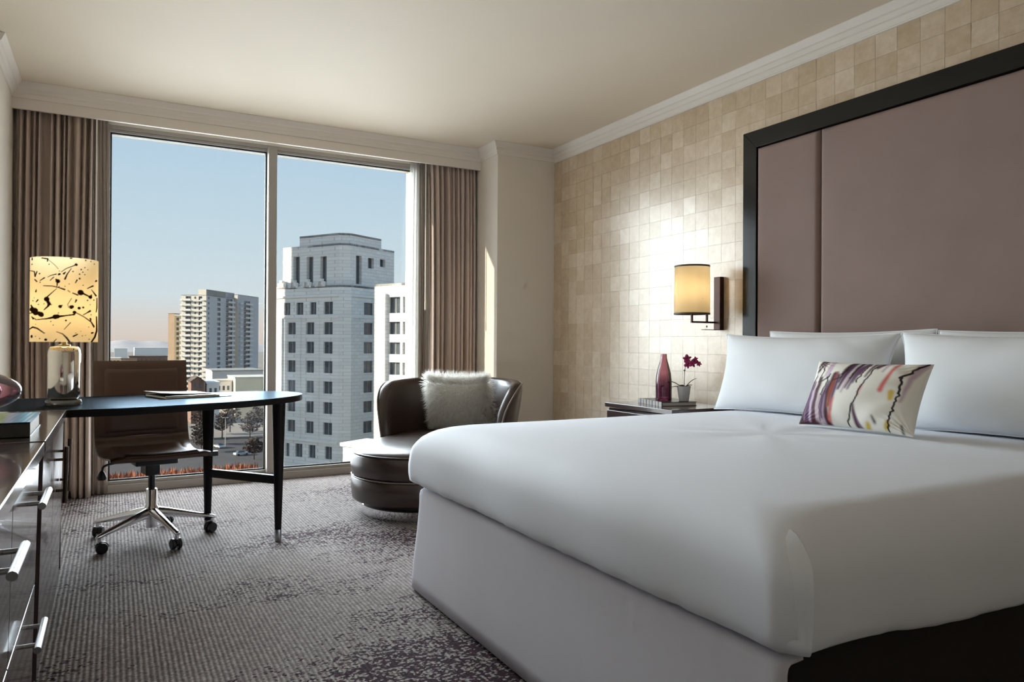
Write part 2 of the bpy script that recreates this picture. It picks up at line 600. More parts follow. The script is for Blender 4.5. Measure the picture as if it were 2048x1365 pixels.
struct(MB().box(CXL, CXR, YF, YF + 0.018, 2.486, H).box(CXL, CXR, YF - 0.004, YF, 2.486, 2.494).build('trim_1', 'trim_paint'))

# stepped crown moulding, mitred round the room
prof = [(0, -0.096), (0.010, -0.096), (0.015, -0.069), (0.024, -0.064), (0.029, -0.041), (0.038, -0.036), (0.057, -0.004), (0.057, 0.0), (0, 0)]
path = [(XL, YB), (XL, CYL), (CXL, CYL), (CXL, YF), (CXR, YF), (CXR, CYR), (XR, CYR), (XR, YB)]
nrm = []
for a, b in zip(path, path[1:]):
    d = Vector((b[0] - a[0], b[1] - a[1])).normalized()
    nrm.append(Vector((d.y, -d.x)))
mit = []
for i in range(len(path)):
    if i == 0:
        mit.append(nrm[0])
    elif i == len(path) - 1:
        mit.append(nrm[-1])
    else:
        s_ = nrm[i - 1] + nrm[i]
        mit.append(s_ / (s_.dot(nrm[i])))
for i in range(len(path) - 1):
    r0 = [(path[i][0] + mit[i].x * d, path[i][1] + mit[i].y * d, H + z) for d, z in prof]
    r1 = [(path[i + 1][0] + mit[i + 1].x * d, path[i + 1][1] + mit[i + 1].y * d, H + z) for d, z in prof]
    struct(MB().rings([r0, r1]).build('trim_%d' % (i + 2), 'trim_paint'))
# thin bead between crown and wall covering
struct(MB().box(XR - 0.006, XR, YB, CYR, H - 0.104, H - 0.095).build('trim_9', 'trim_paint'))

# wall covering: pearly squares laid in rows on the bed wall
TP = 0.1125
fwd = _f
tiles = []
for r_ in range(23):
    for c_ in range(60):
        y = CYR - TP * (c_ + 0.5)
        z = H - 0.106 - TP * (r_ + 0.5)
        if y < YB + TP / 2 or z < TP / 2:
            continue
        seen = (y > 3.02 and z > 0.62) or (z > 2.2 and y > 1.40)
        dep = XR * fwd.x + y * fwd.y
        tiles.append((0 if seen else 1, dep, y, z))
tiles.sort()
tm, _ = MB().box(XR - 0.0026, XR - 0.0002, -TP / 2 + 0.0006, TP / 2 - 0.0006, -TP / 2 + 0.0006, TP / 2 - 0.0006).mesh('wallpaper_square', 'capiz_square')
for k, (_, _, y, z) in enumerate(tiles[:300]):
    o = bpy.data.objects.new('wallpaper_square', tm)
    COL.objects.link(o)
    o.location = (XR - 0.0014, y, z)
    o.rotation_euler = (0, R(random.uniform(-0.45, 0.45)), R(random.uniform(-0.45, 0.45)))
    adopt(o, wall_right)
fm = MB()
for _, _, y, z in tiles[300:]:
    fm.box(XR - 0.0026, XR - 0.0002, y - TP / 2 + 0.0006, y + TP / 2 - 0.0006, z - TP / 2 + 0.0006, z + TP / 2 - 0.0006)
fm.build('wallpaper_field', 'capiz_field', wall_right, kind='stuff')

# ------------------------------------------------------------------ window
win = bpy.data.objects.new('window_1', None)
COL.objects.link(win)
win.location = (1.08, YW, 0)
struct(win)
MB().box(-0.05, 2.215, 5.585, 5.68, 0.0, 0.055).build('sill_rail', 'window_metal', win, bevel=0.003)
MB().box(-0.05, 2.215, 5.605, 5.66, 0.055, 0.078).build('sill_stop', 'window_metal', win, bevel=0.002)
MB().box(-0.05, 2.215, 5.60, 5.68, 2.475, 2.50).build('head_rail', 'window_metal', win, bevel=0.002)
MB().box(-0.05, 2.215, 5.612, 5.66, 2.455, 2.475).build('head_stop', 'window_metal', win, bevel=0.002)
MB().box(-0.05, -0.022, 5.59, 5.68, 0.0, 2.5).build('jamb', 'window_metal', win, bevel=0.002)
MB().box(2.18, 2.215, 5.59, 5.68, 0.0, 2.5).build('jamb', 'window_metal', win, bevel=0.002)
MB().box(1.004, 1.066, 5.555, 5.68, 0.06, 2.48).build('mullion', 'window_metal', win, bevel=0.003)
for x0, x1 in ((-0.022, 1.004), (1.066, 2.18)):
    g = MB()
    for a in ((x0, x1, 0.078, 0.088), (x0, x1, 2.445, 2.455), (x0, x0 + 0.01, 0.088, 2.445), (x1 - 0.01, x1, 0.088, 2.445)):
        g.box(a[0], a[1], 5.632, 5.652, a[2], a[3])
    g.build('gasket', 'gasket', win)
    MB().box(x0 + 0.002, x1 - 0.002, 5.638, 5.646, 0.08, 2.453).build('pane', 'glazing', win)


# ------------------------------------------------------------------ curtains
def curtain(name, label, x0, x1, yc, z0, z1, n, amp, mat, seed, lean=0.0, group=None, wave=0.35):
    rnd_ = random.Random(seed)
    ph = [rnd_.uniform(0, 6.28) for _ in range(6)]
    am = [rnd_.uniform(0.55, 1.15) for _ in range(n + 2)]
    wv = [rnd_.uniform(-0.35, 0.35) for _ in range(n + 2)]

    def fn(u, v):
        z = z0 + (z1 - z0) * v
        q = n * min(1.0, max(0.0, u + 0.030 * math.sin(2 * PI * 2.3 * u + ph[3]) * math.sin(PI * u) + 0.018 * math.sin(2 * PI * 5.1 * u + ph[4]) * math.sin(PI * u)))
        k = min(n, int(q))
        fr_ = q - k
        aa = am[k] * (1 - fr_) + am[k + 1] * fr_
        drift_ = wv[k] * (1 - fr_) + wv[k + 1] * fr_
        t = 2 * PI * (q + drift_ * (1 - v) * 0.8 + wave * 0.3 * math.sin(2.2 * (1 - v) + ph[0] + 3 * u))
        head = smoothstep(0.90, 1.0, v)
        s_ = math.sin(t)
        s_ = math.copysign(abs(s_) ** (0.75 + 0.9 * head), s_)
        y = yc + amp * max(0.45, aa) * s_ * (1 - 0.35 * head) + 0.006 * math.sin(2.3 * t + ph[1] + 4 * v)
        x = x0 + (x1 - x0) * u + lean * (1 - v) * (1 - u) + 0.006 * math.sin(t + 1.2) * (1 - v) + 0.004 * math.sin(5 * v + ph[2])
        return (x, y, z)
    o = MB().grid(n * 14, 26, fn).build(name, mat, smooth=180)
    sd = o.modifiers.new('cloth', 'SOLIDIFY')
    sd.thickness = 0.0025
    return tag(o, label, 'curtain', group)


curtain('drape', 'taupe pleated drape hanging beside the table lamp', -0.545, -0.125, 5.524, 0.004, 2.60, 11, 0.048, 'drape', 3)
curtain('drape', 'taupe pleated drape hanging behind the leather lounge chair', 2.262, 2.690, 5.528, 0.004, 2.60, 11, 0.045, 'drape', 5, lean=0.02)
curtain('blackout_panel', 'narrow flat blackout panel between the lamp-side drape and the glass', -0.118, -0.030, 5.580, 0.004, 2.60, 2, 0.006, 'lining', 8)
curtain('blackout_panel', 'narrow flat blackout panel between the right-hand drape and the sheer', 2.216, 2.262, 5.582, 0.060, 2.60, 2, 0.003, 'lining', 12)
curtain('sheer_curtain', 'translucent white sheer curtain at the window edge above the lounge chair', 2.125, 2.195, 5.572, 0.004, 2.60, 3, 0.010, 'sheer_fabric', 9, lean=-0.06)
o = MB().cyl((2.222, 5.487, 2.53), (2.225, 5.487, 1.34), 0.0045, 0.0055, 10).lathe([(0.0055, 0), (0.0075, 0.01), (0.0075, 0.06), (0.0055, 0.07)], 10, (2.225, 5.487, 1.30)).build('curtain_wand', 'trim_paint', smooth=40)
tag(o, 'slim white curtain wand hanging behind the lounge chair', 'curtain wand')
o = MB().cyl((-0.100, 5.480, 2.53), (-0.100, 5.480, 1.22), 0.0045, 0.0055, 10).lathe([(0.0055, 0), (0.0075, 0.01), (0.0075, 0.06), (0.0055, 0.07)], 10, (-0.100, 5.480, 1.18)).build('curtain_wand', 'trim_paint', smooth=40)
tag(o, 'slim white curtain wand hanging beside the table lamp', 'curtain wand')

# ================================================================== HEADBOARD
hb = thing('headboard', 'tall taupe upholstered headboard in a black lacquered frame', 'headboard', (3.2, 1.895, 0))
Y0, Y1, ZT, FW = 0.775, 3.018, 2.250, 0.098
XF = 3.190
mb = MB()
mb.add([(XF, Y0, 0), (XF, Y0, ZT), (XF, Y0 + FW, ZT - FW), (XF, Y0 + FW, 0), (3.246, Y0, 0), (3.246, Y0, ZT), (3.246, Y0 + FW, ZT - FW), (3.246, Y0 + FW, 0)],
       [(0, 1, 2, 3), (4, 7, 6, 5), (0, 4, 5, 1), (3, 2, 6, 7), (1, 5, 6, 2), (0, 3, 7, 4)])
mb.build('frame_stile', 'frame_lacquer', hb, bevel=0.002)
mb = MB()
mb.add([(XF, Y1, 0), (XF, Y1, ZT), (XF, Y1 - FW, ZT - FW), (XF, Y1 - FW, 0), (3.246, Y1, 0), (3.246, Y1, ZT), (3.246, Y1 - FW, ZT - FW), (3.246, Y1 - FW, 0)],
       [(0, 1, 2, 3), (4, 7, 6, 5), (0, 4, 5, 1), (3, 2, 6, 7), (1, 5, 6, 2), (0, 3, 7, 4)])
mb.build('frame_stile', 'frame_lacquer', hb, bevel=0.002)
mb = MB()
mb.add([(XF, Y0, ZT), (XF, Y1, ZT), (XF, Y1 - FW, ZT - FW), (XF, Y0 + FW, ZT - FW), (3.246, Y0, ZT), (3.246, Y1, ZT), (3.246, Y1 - FW, ZT - FW), (3.246, Y0 + FW, ZT - FW)],
       [(0, 1, 2, 3), (4, 7, 6, 5), (0, 4, 5, 1), (3, 2, 6, 7), (1, 5, 6, 2), (0, 3, 7, 4)])
mb.build('frame_rail', 'frame_lacquer', hb, bevel=0.002)
MB().box(3.225, 3.246, Y0 + FW, Y1 - FW, 0.05, ZT - FW).build('back_board', 'headboard_fabric', hb)
for ya, yb in ((Y0 + FW, 1.290), (1.290, 2.500), (2.500, Y1 - FW)):
    ya += 0.002
    yb -= 0.002
    za, zb = 0.25, ZT - FW - 0.003

    def pan(u, v, ya=ya, yb=yb, za=za, zb=zb):
        yy, zz = ya + (yb - ya) * u, za + (zb - za) * v
        e = min((yy - ya), (yb - yy), (zb - zz), (zz - za))
        d = 0.030 * (1 - (1 - min(1, e / 0.028)) ** 2) ** 0.5
        return (3.216 - d, yy, zz)

    # denser sampling near the edges
    us = [0, .004, .01, .018, .03, .045, .07] + [0.1 + 0.8 * i / 12 for i in range(13)] + [.93, .955, .97, .982, .99, .996, 1]

    def pan2(u, v, pan=pan, L=(yb - ya), Hh=(zb - za)):
        def remap(t, n, L):
            k = t * n
            e = [0, .002, .006, .012, .02, .028]
            if k < 5.5:
                return e[int(round(k))] / L
            if k > n - 5.5:
                return 1 - e[int(round(n - k))] / L
            return (e[5] / L) + (1 - 2 * e[5] / L) * (k - 5) / (n - 10)
        return pan(remap(u, 22, L), remap(v, 26, Hh))
    mb = MB().grid(22, 26, pan2)
    b0 = len(mb.v)
    mb.build('padded_panel', 'headboard_fabric', hb, smooth=60)

# ================================================================== BED
bed = thing('bed', 'wide bed with tight white bedding over a pale lilac-grey skirted base', 'bed', (2.1, 1.89, 0))
BX0, BX1, BY0, BY1 = 1.115, 3.16, 0.945, 2.835
def skirt_path(z):
    g = 0.036 * (1 - smoothstep(0.0, 0.40, z))
    pts_ = [(BX1, BY1 + g)]
    pts_ += [(BX0 - g * 0.5 + 0.04, BY1 + g)]
    for i_ in range(1, 8):
        a_ = R(90 + 90 * i_ / 8)
        pts_.append((BX0 - g * 0.5 + 0.04 + 0.04 * math.cos(a_), BY1 + g - 0.04 + 0.04 * math.sin(a_)))
    pts_ += [(BX0 - g * 0.5, BY1 + g - 0.04), (BX0 - g * 0.5, BY0 - g)]
    return pts_


def skirt_grid():
    zs_ = [0.012, 0.06, 0.12, 0.2, 0.28, 0.36, 0.405, 0.420, 0.428, 0.431]
    ins_ = [0, 0, 0, 0, 0, 0, 0, 0.004, 0.014, 0.05]
    rows_ = []
    for z_, i_ in zip(zs_, ins_):
        r_ = []
        P_ = skirt_path(z_)
        for k_ in range(len(P_) - 1):
            L_ = math.dist(P_[k_], P_[k_ + 1])
            n_ = max(1, int(round(L_ / 0.03))) if k_ in (0, len(P_) - 2) else 1
            n_ = {0: 60, len(P_) - 2: 64}.get(k_, 1)
            for q_ in range(n_):
                t_ = q_ / n_
                x_ = P_[k_][0] + (P_[k_ + 1][0] - P_[k_][0]) * t_
                y_ = P_[k_][1] + (P_[k_ + 1][1] - P_[k_][1]) * t_
                cx_, cy_ = (BX0 + BX1) / 2, (BY0 + BY1) / 2
                if k_ > 0:
                    x_ += i_
                if k_ < len(P_) - 2:
                    y_ -= i_
                g_ = 0.0022 * math.sin(95 * (y_ - x_)) * smoothstep(0.30, 0.41, z_)
                r_.append((x_ - (g_ if k_ > 0 else 0), y_, z_))
        r_.append((P_[-1][0] + i_, P_[-1][1], z_))
        rows_.append(r_)
    return rows_


sk_ = MB().rings(skirt_grid(), cap0=False, cap1=False, closed=False).build('skirt', 'skirt_fabric', bed, smooth=60)
md_ = sk_.modifiers.new('cloth', 'SOLIDIFY')
md_.thickness = 0.006
md_.offset = -1
MB().box(BX0 + 0.03, BX1 - 0.02, BY0 + 0.055, BY1 - 0.03, 0.02, 0.424).build('box_base', 'box_cloth', bed, bevel=0.01)
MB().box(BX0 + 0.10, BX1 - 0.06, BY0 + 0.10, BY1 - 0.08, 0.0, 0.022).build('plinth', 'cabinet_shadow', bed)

# bedding: mattress with the tucked sheet, softly crowned
DX0, DX1, DY0, DY1 = 1.085, 3.155, 0.905, 2.875


def bedding():
    mb = MB()
    levels = [(0.446, 0.070), (0.4465, 0.030), (0.450, 0.014), (0.458, 0.006), (0.475, 0.002), (0.49, 0.0), (0.525, 0.0), (0.552, 0.003)]
    rr = 0.138
    for k in range(1, 10):
        a = R(90 * k / 9)
        levels.append((0.552 + rr * math.sin(a), 0.003 + rr * 1.15 * (1 - math.cos(a))))
    rings = []
    for z, ins in levels:
        ring = rect_ring(DX0 + ins, DX1 - ins * 0.3, DY0 + ins, DY1 - ins, z, 0.030 + 0.6 * ins, 10)
        # subdivide the straight runs
        out = []
        for i, p in enumerate(ring):
            q = ring[(i + 1) % len(ring)]
            L = math.dist(p, q)
            n = max(1, int(L / 0.045))
            for k in range(n):
                t = k / n
                x, y = p[0] + (q[0] - p[0]) * t, p[1] + (q[1] - p[1]) * t
                wv = 0.0035 * math.sin(5.1 * (x + y)) + 0.0022 * math.sin(17 * x - 11 * y + 9 * z)
                if z < 0.465:
                    wv += 0.0025 * math.sin(61 * (x - y)) + 0.002 * math.sin(37 * (x + y))
                cx, cy = (DX0 + DX1) / 2, (DY0 + DY1) / 2
                d = Vector((x - cx, y - cy))
                d = Vector((d.x / 1.03, d.y / 0.98))
                m_ = max(abs(d.x), abs(d.y))
                nx = d.x if abs(d.x) > 0.92 * m_ else 0
                ny = d.y if abs(d.y) > 0.92 * m_ else 0
                zz_ = z
                if z < 0.53 and y < DY0 + 0.09:
                    zz_ = z - (0.038 * smoothstep(1.15, 2.0, x) + 0.004 * math.sin(9 * x) * smoothstep(1.2, 1.5, x)) * (0.53 - z) / 0.085
                out.append((x + wv * nx, y + wv * ny, zz_))
        rings.append(out)
    n = min(len(r) for r in rings)
    # resample each ring to the same count by arc length
    rs2 = []
    N = 260
    for r in rings:
        L = [0]
        for i in range(len(r)):
            L.append(L[-1] + math.dist(r[i], r[(i + 1) % len(r)]))
        out, j = [], 0
        for k in range(N):
            s_ = L[-1] * k / N
            while L[j + 1] < s_:
                j += 1
            t = (s_ - L[j]) / max(1e-9, L[j + 1] - L[j])
            p, q = r[j], r[(j + 1) % len(r)]
            out.append(tuple(p[a] + (q[a] - p[a]) * t for a in range(3)))
        rs2.append(out)
    # crown: shrink the last ring to the centre
    last = rs2[-1]
    cx, cy = (DX0 + DX1) / 2, (DY0 + DY1) / 2
    for s_ in (0.97, 0.93, 0.87, 0.78, 0.66, 0.52, 0.36, 0.2, 0.06):
        e = 1 - s_
        rs2.append([(cx + (p[0] - cx) * s_, cy + (p[1] - cy) * s_, p[2] + 0.014 * (1 - s_ ** 3) + 0.002 * math.sin(7 * p[0] + 5 * p[1]) * e) for p in last])
    mb.rings(rs2)
    return mb


bedding().build('bedding', 'sheet', bed, smooth=180)


# tucked corner fold at the foot of the bed: the foot sheet is drawn round the corner and ends in a hem
def ring_at(z, sarc, off):
    """point on the bedding skin at height z; sarc runs from the corner (0) along the near side (+) or the foot (-)"""
    k = max(0.0, min(1.0, (z - 0.552) / 0.138))
    ins = 0.003 + 0.138 * 1.15 * (1 - math.sqrt(1 - k * k))
    if z < 0.475:
        ins += 0.014 * ((0.475 - z) / 0.025) ** 2
    rc = 0.030 + 0.6 * ins
    qa = rc * PI / 2 / 2
    if sarc > qa:
        return (DX0 + ins + rc + (sarc - qa), DY0 + ins - off, z)
    if sarc < -qa:
        return (DX0 + ins - off, DY0 + ins + rc + (-sarc - qa), z)
    a_ = R(225) + sarc / rc
    return (DX0 + ins + rc + (rc + off) * math.cos(a_), DY0 + ins + rc + (rc + off) * math.sin(a_), z)


def fold(u, v):
    z = 0.453 + 0.210 * v
    tip = math.sqrt(max(0.0, 1 - max(0.0, (v - 0.72) / 0.28) ** 2))
    wd = 0.058 * (0.35 + 0.65 * tip)
    se = 0.034 + 0.010 * math.sin(PI * v) - 0.022 * (1 - tip)
    if u < 0.14:
        h_ = math.sin(PI / 2 * u / 0.14)
    else:
        h_ = (1 - (u - 0.14) / 0.86) ** 1.6
    off = -0.004 + 0.020 * h_ * tip - 0.004 * u
    return ring_at(z, se - wd * u, off)


MB().grid(40, 44, fold).build('corner_fold', 'sheet', bed, smooth=180)


# ------------------------------------------------------------------ pillows
def pillow_mb(W, Hh, Tk, nu=46, nv=34, pinch=0.05, seed=0, sag=0.0):
    rn = random.Random(seed)
    ph = [rn.uniform(0, 6.28) for _ in range(8)]

    def side(sgn):
        def fn(u, v):
            a, b = 2 * u - 1, 2 * v - 1
            a = math.copysign(1 - (1 - abs(a)) ** 1.25, a)
            b = math.copysign(1 - (1 - abs(b)) ** 1.25, b)
            th = Tk / 2 * (max(0, 1 - abs(a) ** 2.6) ** 0.55) * (max(0, 1 - abs(b) ** 2.6) ** 0.55)
            x = W / 2 * a * (1 - pinch * (1 - b * b) * abs(a))
            z = Hh / 2 * b * (1 - pinch * 1.3 * (1 - a * a) * abs(b))
            th *= 1 - sag * b
            wr = 0.0022 * math.sin(7 * a + ph[0]) * math.sin(4 * b + ph[1]) + 0.0012 * math.sin(21 * a * b + ph[2])
            cr = 0.006 * math.sin(26 * math.atan2(1 - abs(b), 1 - abs(a) + 1e-6)) * abs(a * b) ** 3
            e = min(1, 6 * (1 - abs(a)), 6 * (1 - abs(b)))
            return (x, sgn * (th + (wr + cr) * e) if th > 0 else 0.0, z)
        return fn
    return side


def pillow(name, label, cat, W, Hh, Tk, M, mat, group=None, seed=0, pinch=0.05, nu=46, nv=34, prn=None, flange=True, sag=0.0):
    side = pillow_mb(W, Hh, Tk, nu, nv, pinch, seed, sag)
    mb = MB()
    mb.grid(nu, nv, side(1)).grid(nu, nv, side(-1))
    c0 = len(mb.v)
    me = bpy.data.meshes.new(name)
    me.from_pydata(mb.v, [], mb.f)
    bm = bmesh.new()
    bm.from_mesh(me)
    bmesh.ops.remove_doubles(bm, verts=bm.verts, dist=0.0004)
    bmesh.ops.recalc_face_normals(bm, faces=bm.faces)
    bm.to_mesh(me)
    bm.free()
    me.materials.append(MATS[mat])
    for p_ in me.polygons:
        p_.use_smooth = True
    t = bpy.data.objects.new(name, me)
    COL.objects.link(t)
    t.matrix_world = M
    loc, rot, sc = M.decompose()
    t.location, t.rotation_euler = loc, rot.to_euler()
    tag(t, label, cat, group)
    if flange:
        # stitched edge
        pts = []
        for i in range(nu):
            pts.append(side(1)(i / nu, 0))
        for j in range(nv):
            pts.append(side(1)(1, j / nv))
        for i in range(nu):
            pts.append(side(1)(1 - i / nu, 1))
        for j in range(nv):
            pts.append(side(1)(0, 1 - j / nv))
        s_ = MB().tube(pts, 0.0035, 6, closed=True).build('seam', mat, None, smooth=180)
        s_.parent = t
    return t


def lean(x, y, z, Hh, tilt, turn=0.0):
    """pillow standing on its lower edge at (x,y,z), leaning back towards +X"""
    # local X = width (along -Y world), local Z = height, local Y = thickness
    return Matrix.Translation((x, y, z)) @ Matrix.Rotation(turn, 4, 'Z') @ Matrix.Rotation(R(90), 4, 'Z') @ Matrix.Rotation(tilt, 4, 'X') @ Matrix.Translation((0, 0, Hh / 2))


ZB = 0.702
pillow('bed_pillow', 'white pillow leaning on the headboard behind the window-side front pillow', 'pillow', 0.90, 0.412, 0.16, lean(3.045, 2.275, ZB - 0.01, 0.412, R(6)), 'pillow_cotton', 'white bed pillows', 1)
pillow('bed_pillow', 'white pillow behind the front pillow at the right edge of the photo', 'pillow', 0.90, 0.405, 0.16, lean(3.045, 1.370, ZB - 0.01, 0.405, R(6)), 'pillow_cotton', 'white bed pillows', 2)
pillow('bed_pillow', 'white front pillow on the window side of the bed, left of the patterned cushion', 'pillow', 0.985, 0.405, 0.21, lean(2.80, 2.350, ZB - 0.012, 0.405, R(13)), 'pillow_cotton', 'white bed pillows', 3, 0.085)
pillow('bed_pillow', 'white front pillow running out of the photo at right, behind the patterned cushion', 'pillow', 0.985, 0.405, 0.21, lean(2.80, 1.366, ZB - 0.012, 0.405, R(13)), 'pillow_cotton', 'white bed pillows', 4, 0.085)

cu = pillow('lumbar_cushion', 'small cream lumbar cushion with plum, orange and black dripping streaks', 'cushion', 0.47, 0.285, 0.13,
            lean(2.44, 1.765, ZB + 0.008, 0.285, R(27), R(2)), 'cushion_print', None, 6, 0.055, 190, 115, sag=0.1, flange=False)


def seg_d(px, py, pts):
    best = (9, 0)
    for i in range(len(pts) - 1):
        ax, ay = pts[i][0], pts[i][1]
        bx_, by_ = pts[i + 1][0], pts[i + 1][1]
        dx, dy = bx_ - ax, by_ - ay
        L2 = dx * dx + dy * dy + 1e-9
        t = max(0, min(1, ((px - ax) * dx + (py - ay) * dy) / L2))
        d = math.hypot(px - ax - t * dx, py - ay - t * dy)
        w0 = pts[i][2] + (pts[i + 1][2] - pts[i][2]) * t
        if d - w0 < best[0]:
            best = (d - w0, i + t)
    return best


# strokes in cushion space: x 0 (window side) .. 1, y 0 (bottom) .. 1, half-width
AX = 0.285 / 0.47
PL, PU, OR, BK, LI, RO, YE, LA = (C8(74, 22, 44), C8(92, 48, 96), C8(160, 70, 34), C8(40, 26, 20), C8(206, 186, 204), C8(224, 120, 112), C8(222, 190, 84), C8(200, 176, 188))
CST = []
for pts, c in (
    ([(.03, .02, .022), (.05, .30, .020), (.075, .62, .010)], PL), ([(.10, .02, .028), (.09, .35, .022), (.10, .60, .008)], PU),
    ([(.17, .02, .03), (.15, .3, .024), (.155, .66, .014)], PL), ([(.22, .05, .02), (.20, .4, .012)], LA),
    ([(.30, .03, .030), (.265, .30, .026), (.285, .72, .016)], PL), ([(.31, .25, .012), (.300, .50, .018), (.305, .74, .008)], OR),
    ([(.335, .20, .010), (.325, .70, .012)], PU), ([(.05, .86, .006), (.08, .98, .02)], PL), ([(.075, .80, .014), (.115, .97, .012)], PL),
    ([(.13, .84, .004), (.16, .98, .01)], LA), ([(.22, .70, .014), (.20, .95, .012)], LI), ([(.36, .5, .010), (.40, .82, .018), (.42, .96, .010)], PU),
    ([(.42, .52, .008), (.45, .74, .014), (.47, .94, .016)], PL), ([(.45, .5, .006), (.48, .8, .012), (.52, .95, .01)], PU),
    ([(.50, .74, .010), (.53, .92, .014)], PL), ([(.62, .86, .014), (.66, .96, .02)], PL), ([(.77, .95, .01), (.73, .66, .012), (.715, .52, .016)], RO),
    ([(.56, .55, .008), (.55, .42, .004)], RO), ([(.57, .02, .014), (.53, .28, .008)], PL), ([(.60, .01, .008), (.54, .2, .004)], PU),
    ([(.80, .50, .018), (.805, .42, .014)], YE), ([(.95, .98, .03), (.90, .72, .014), (.88, .40, .008)], LA), ([(.27, .05, .012), (.245, .40, .006)], LI),
    ([(.72, .10, .008), (.70, .16, .004)], BK), ([(.93, .02, .006), (.915, .10, .004)], BK), ([(.66, .06, .015), (.64, .02, .01)], YE), ([(.82, .10, .014), (.80, .05, .01)], YE),
    ([(.03, .03, .018), (.12, .01, .012), (.20, .02, .014)], PL),
    ([(.345, .60, .008), (.37, .80, .016), (.385, .93, .012)], PL), ([(.40, .45, .006), (.42, .70, .010)], LA), ([(.475, .60, .006), (.50, .84, .012)], PU),
    ([(.56, .70, .006), (.585, .92, .012)], PL), ([(.255, .10, .010), (.235, .35, .014), (.245, .60, .008)], PU), ([(.13, .06, .008), (.12, .45, .012)], LI), ([(.185, .70, .006), (.19, .95, .014)], LA),
    ([(.06, .50, .012), (.085, .70, .006)], PL), ([(.33, .08, .012), (.345, .35, .006)], RO), ([(.68, .80, .008), (.70, .96, .012)], LA),
):
    CST.append(([(q[0], q[1], q[2] * 1.3) for q in pts], c, 0))
rz_ = random.Random(4)


def zig(p0, p1, n, amp, wd):
    out = []
    for i in range(n + 1):
        t = i / n
        out.append((p0[0] + (p1[0] - p0[0]) * t + rz_.uniform(-amp, amp), p0[1] + (p1[1] - p0[1]) * t, wd))
    return out


for pts in (zig((.62, .95), (.49, .04), 26, .008, .0052), zig((.965, .98), (.83, .72), 8, .012, .0075), zig((.83, .72), (.86, .50), 8, .014, .007), zig((.86, .50), (.82, .03), 18, .011, .0055),
            zig((.13, .93), (.145, .60), 10, .01, .005), zig((.145, .60), (.24, .68), 6, .012, .005), zig((.23, .72), (.215, .40), 9, .008, .0045), zig((.22, .40), (.24, .06), 9, .006, .003),
            zig((.42, .97), (.36, .72), 8, .012, .006), zig((.47, .96), (.43, .66), 8, .008, .005), zig((.40, .95), (.55, .97), 6, .006, .006), zig((.55, .9), (.50, .6), 9, .008, .005),
            zig((.04, .02), (.075, .80), 12, .003, .003), zig((.36, .68), (.27, .62), 4, .01, .004)):
    CST.append(([(q[0], q[1], q[2] * 1.25) for q in pts], BK, 1))
CREAM = C8(246, 242, 232)


def cushion_col(i, co):
    x = 0.5 - co.x / 0.47
    y = co.z / 0.285 + 0.5
    c = CREAM
    if co.y > 0.0:
        best = None
        for pts, cc, k in CST:
            xs = [q[0] for q in pts]
            if x < min(xs) - 0.06 or x > max(xs) + 0.06:
                continue
            d, _ = seg_d(x, y * AX, [(q[0], q[1] * AX, q[2]) for q in pts])
            s_ = 0.003 if k else 0.015
            f = 1 - smoothstep(-s_, s_, d)
            if f > 0:
                c = tuple(c[a] * (1 - f) + cc[a] * f for a in range(3)) + (1,)
    return c


paint(cu, cushion_col)

# ================================================================== NIGHTSTAND AND THINGS ON IT
ns = thing('nightstand', 'dark grey-brown lacquered nightstand beside the bed', 'nightstand', (2.99, 3.43, 0))
MB().box(2.752, 3.235, 3.118, 3.752, 0.632, 0.660).build('top', 'dresser_lacquer', ns, bevel=0.003)
MB().box(2.775, 3.230, 3.130, 3.740, 0.05, 0.626).build('body', 'dresser_lacquer', ns, bevel=0.002)
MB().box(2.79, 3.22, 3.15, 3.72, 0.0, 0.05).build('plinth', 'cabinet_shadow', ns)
for z0, z1 in ((0.345, 0.612), (0.07, 0.335)):
    d = MB().box(2.757, 2.775, 3.134, 3.736, z0, z1).build('drawer', 'dresser_lacquer', ns, bevel=0.002)
    h = MB().cyl((2.73, 3.33, (z0 + z1) / 2), (2.73, 3.54, (z0 + z1) / 2), 0.006, n=12)
    for y in (3.36, 3.51):
        h.cyl((2.757, y, (z0 + z1) / 2), (2.73, y, (z0 + z1) / 2), 0.004, n=8)
    h.build('handle', 'steel', d, smooth=40)

bk = thing('book', 'hardback book with pale cloth spine under the vase and orchid', 'book', (3.02, 3.47, 0.66))
Mx = T(3.02, 3.472, 0.660, R(-14))
MB().box(-0.115, 0.115, -0.165, 0.165, 0.0, 0.003, M=Mx).box(-0.115, 0.115, -0.165, 0.165, 0.022, 0.025, M=Mx).build('cover', 'dark_cover', bk)
MB().box(-0.108, 0.112, -0.160, 0.160, 0.003, 0.022, M=Mx).build('pages', 'paper', bk)
sp = MB()
for i in range(8):
    y0 = -0.165 + i * 0.33 / 8
    sp.box(-0.119, -0.113, y0 + 0.004 * (i % 2), y0 + 0.33 / 8 - 0.006, 0.0, 0.0252, 0, M=Mx)
sp.build('spine_bands', 'white_ceramic', bk)
MB().box(-0.1165, -0.111, -0.165, 0.165, 0.0003, 0.0248, M=Mx).build('spine', 'dark_cover', bk)

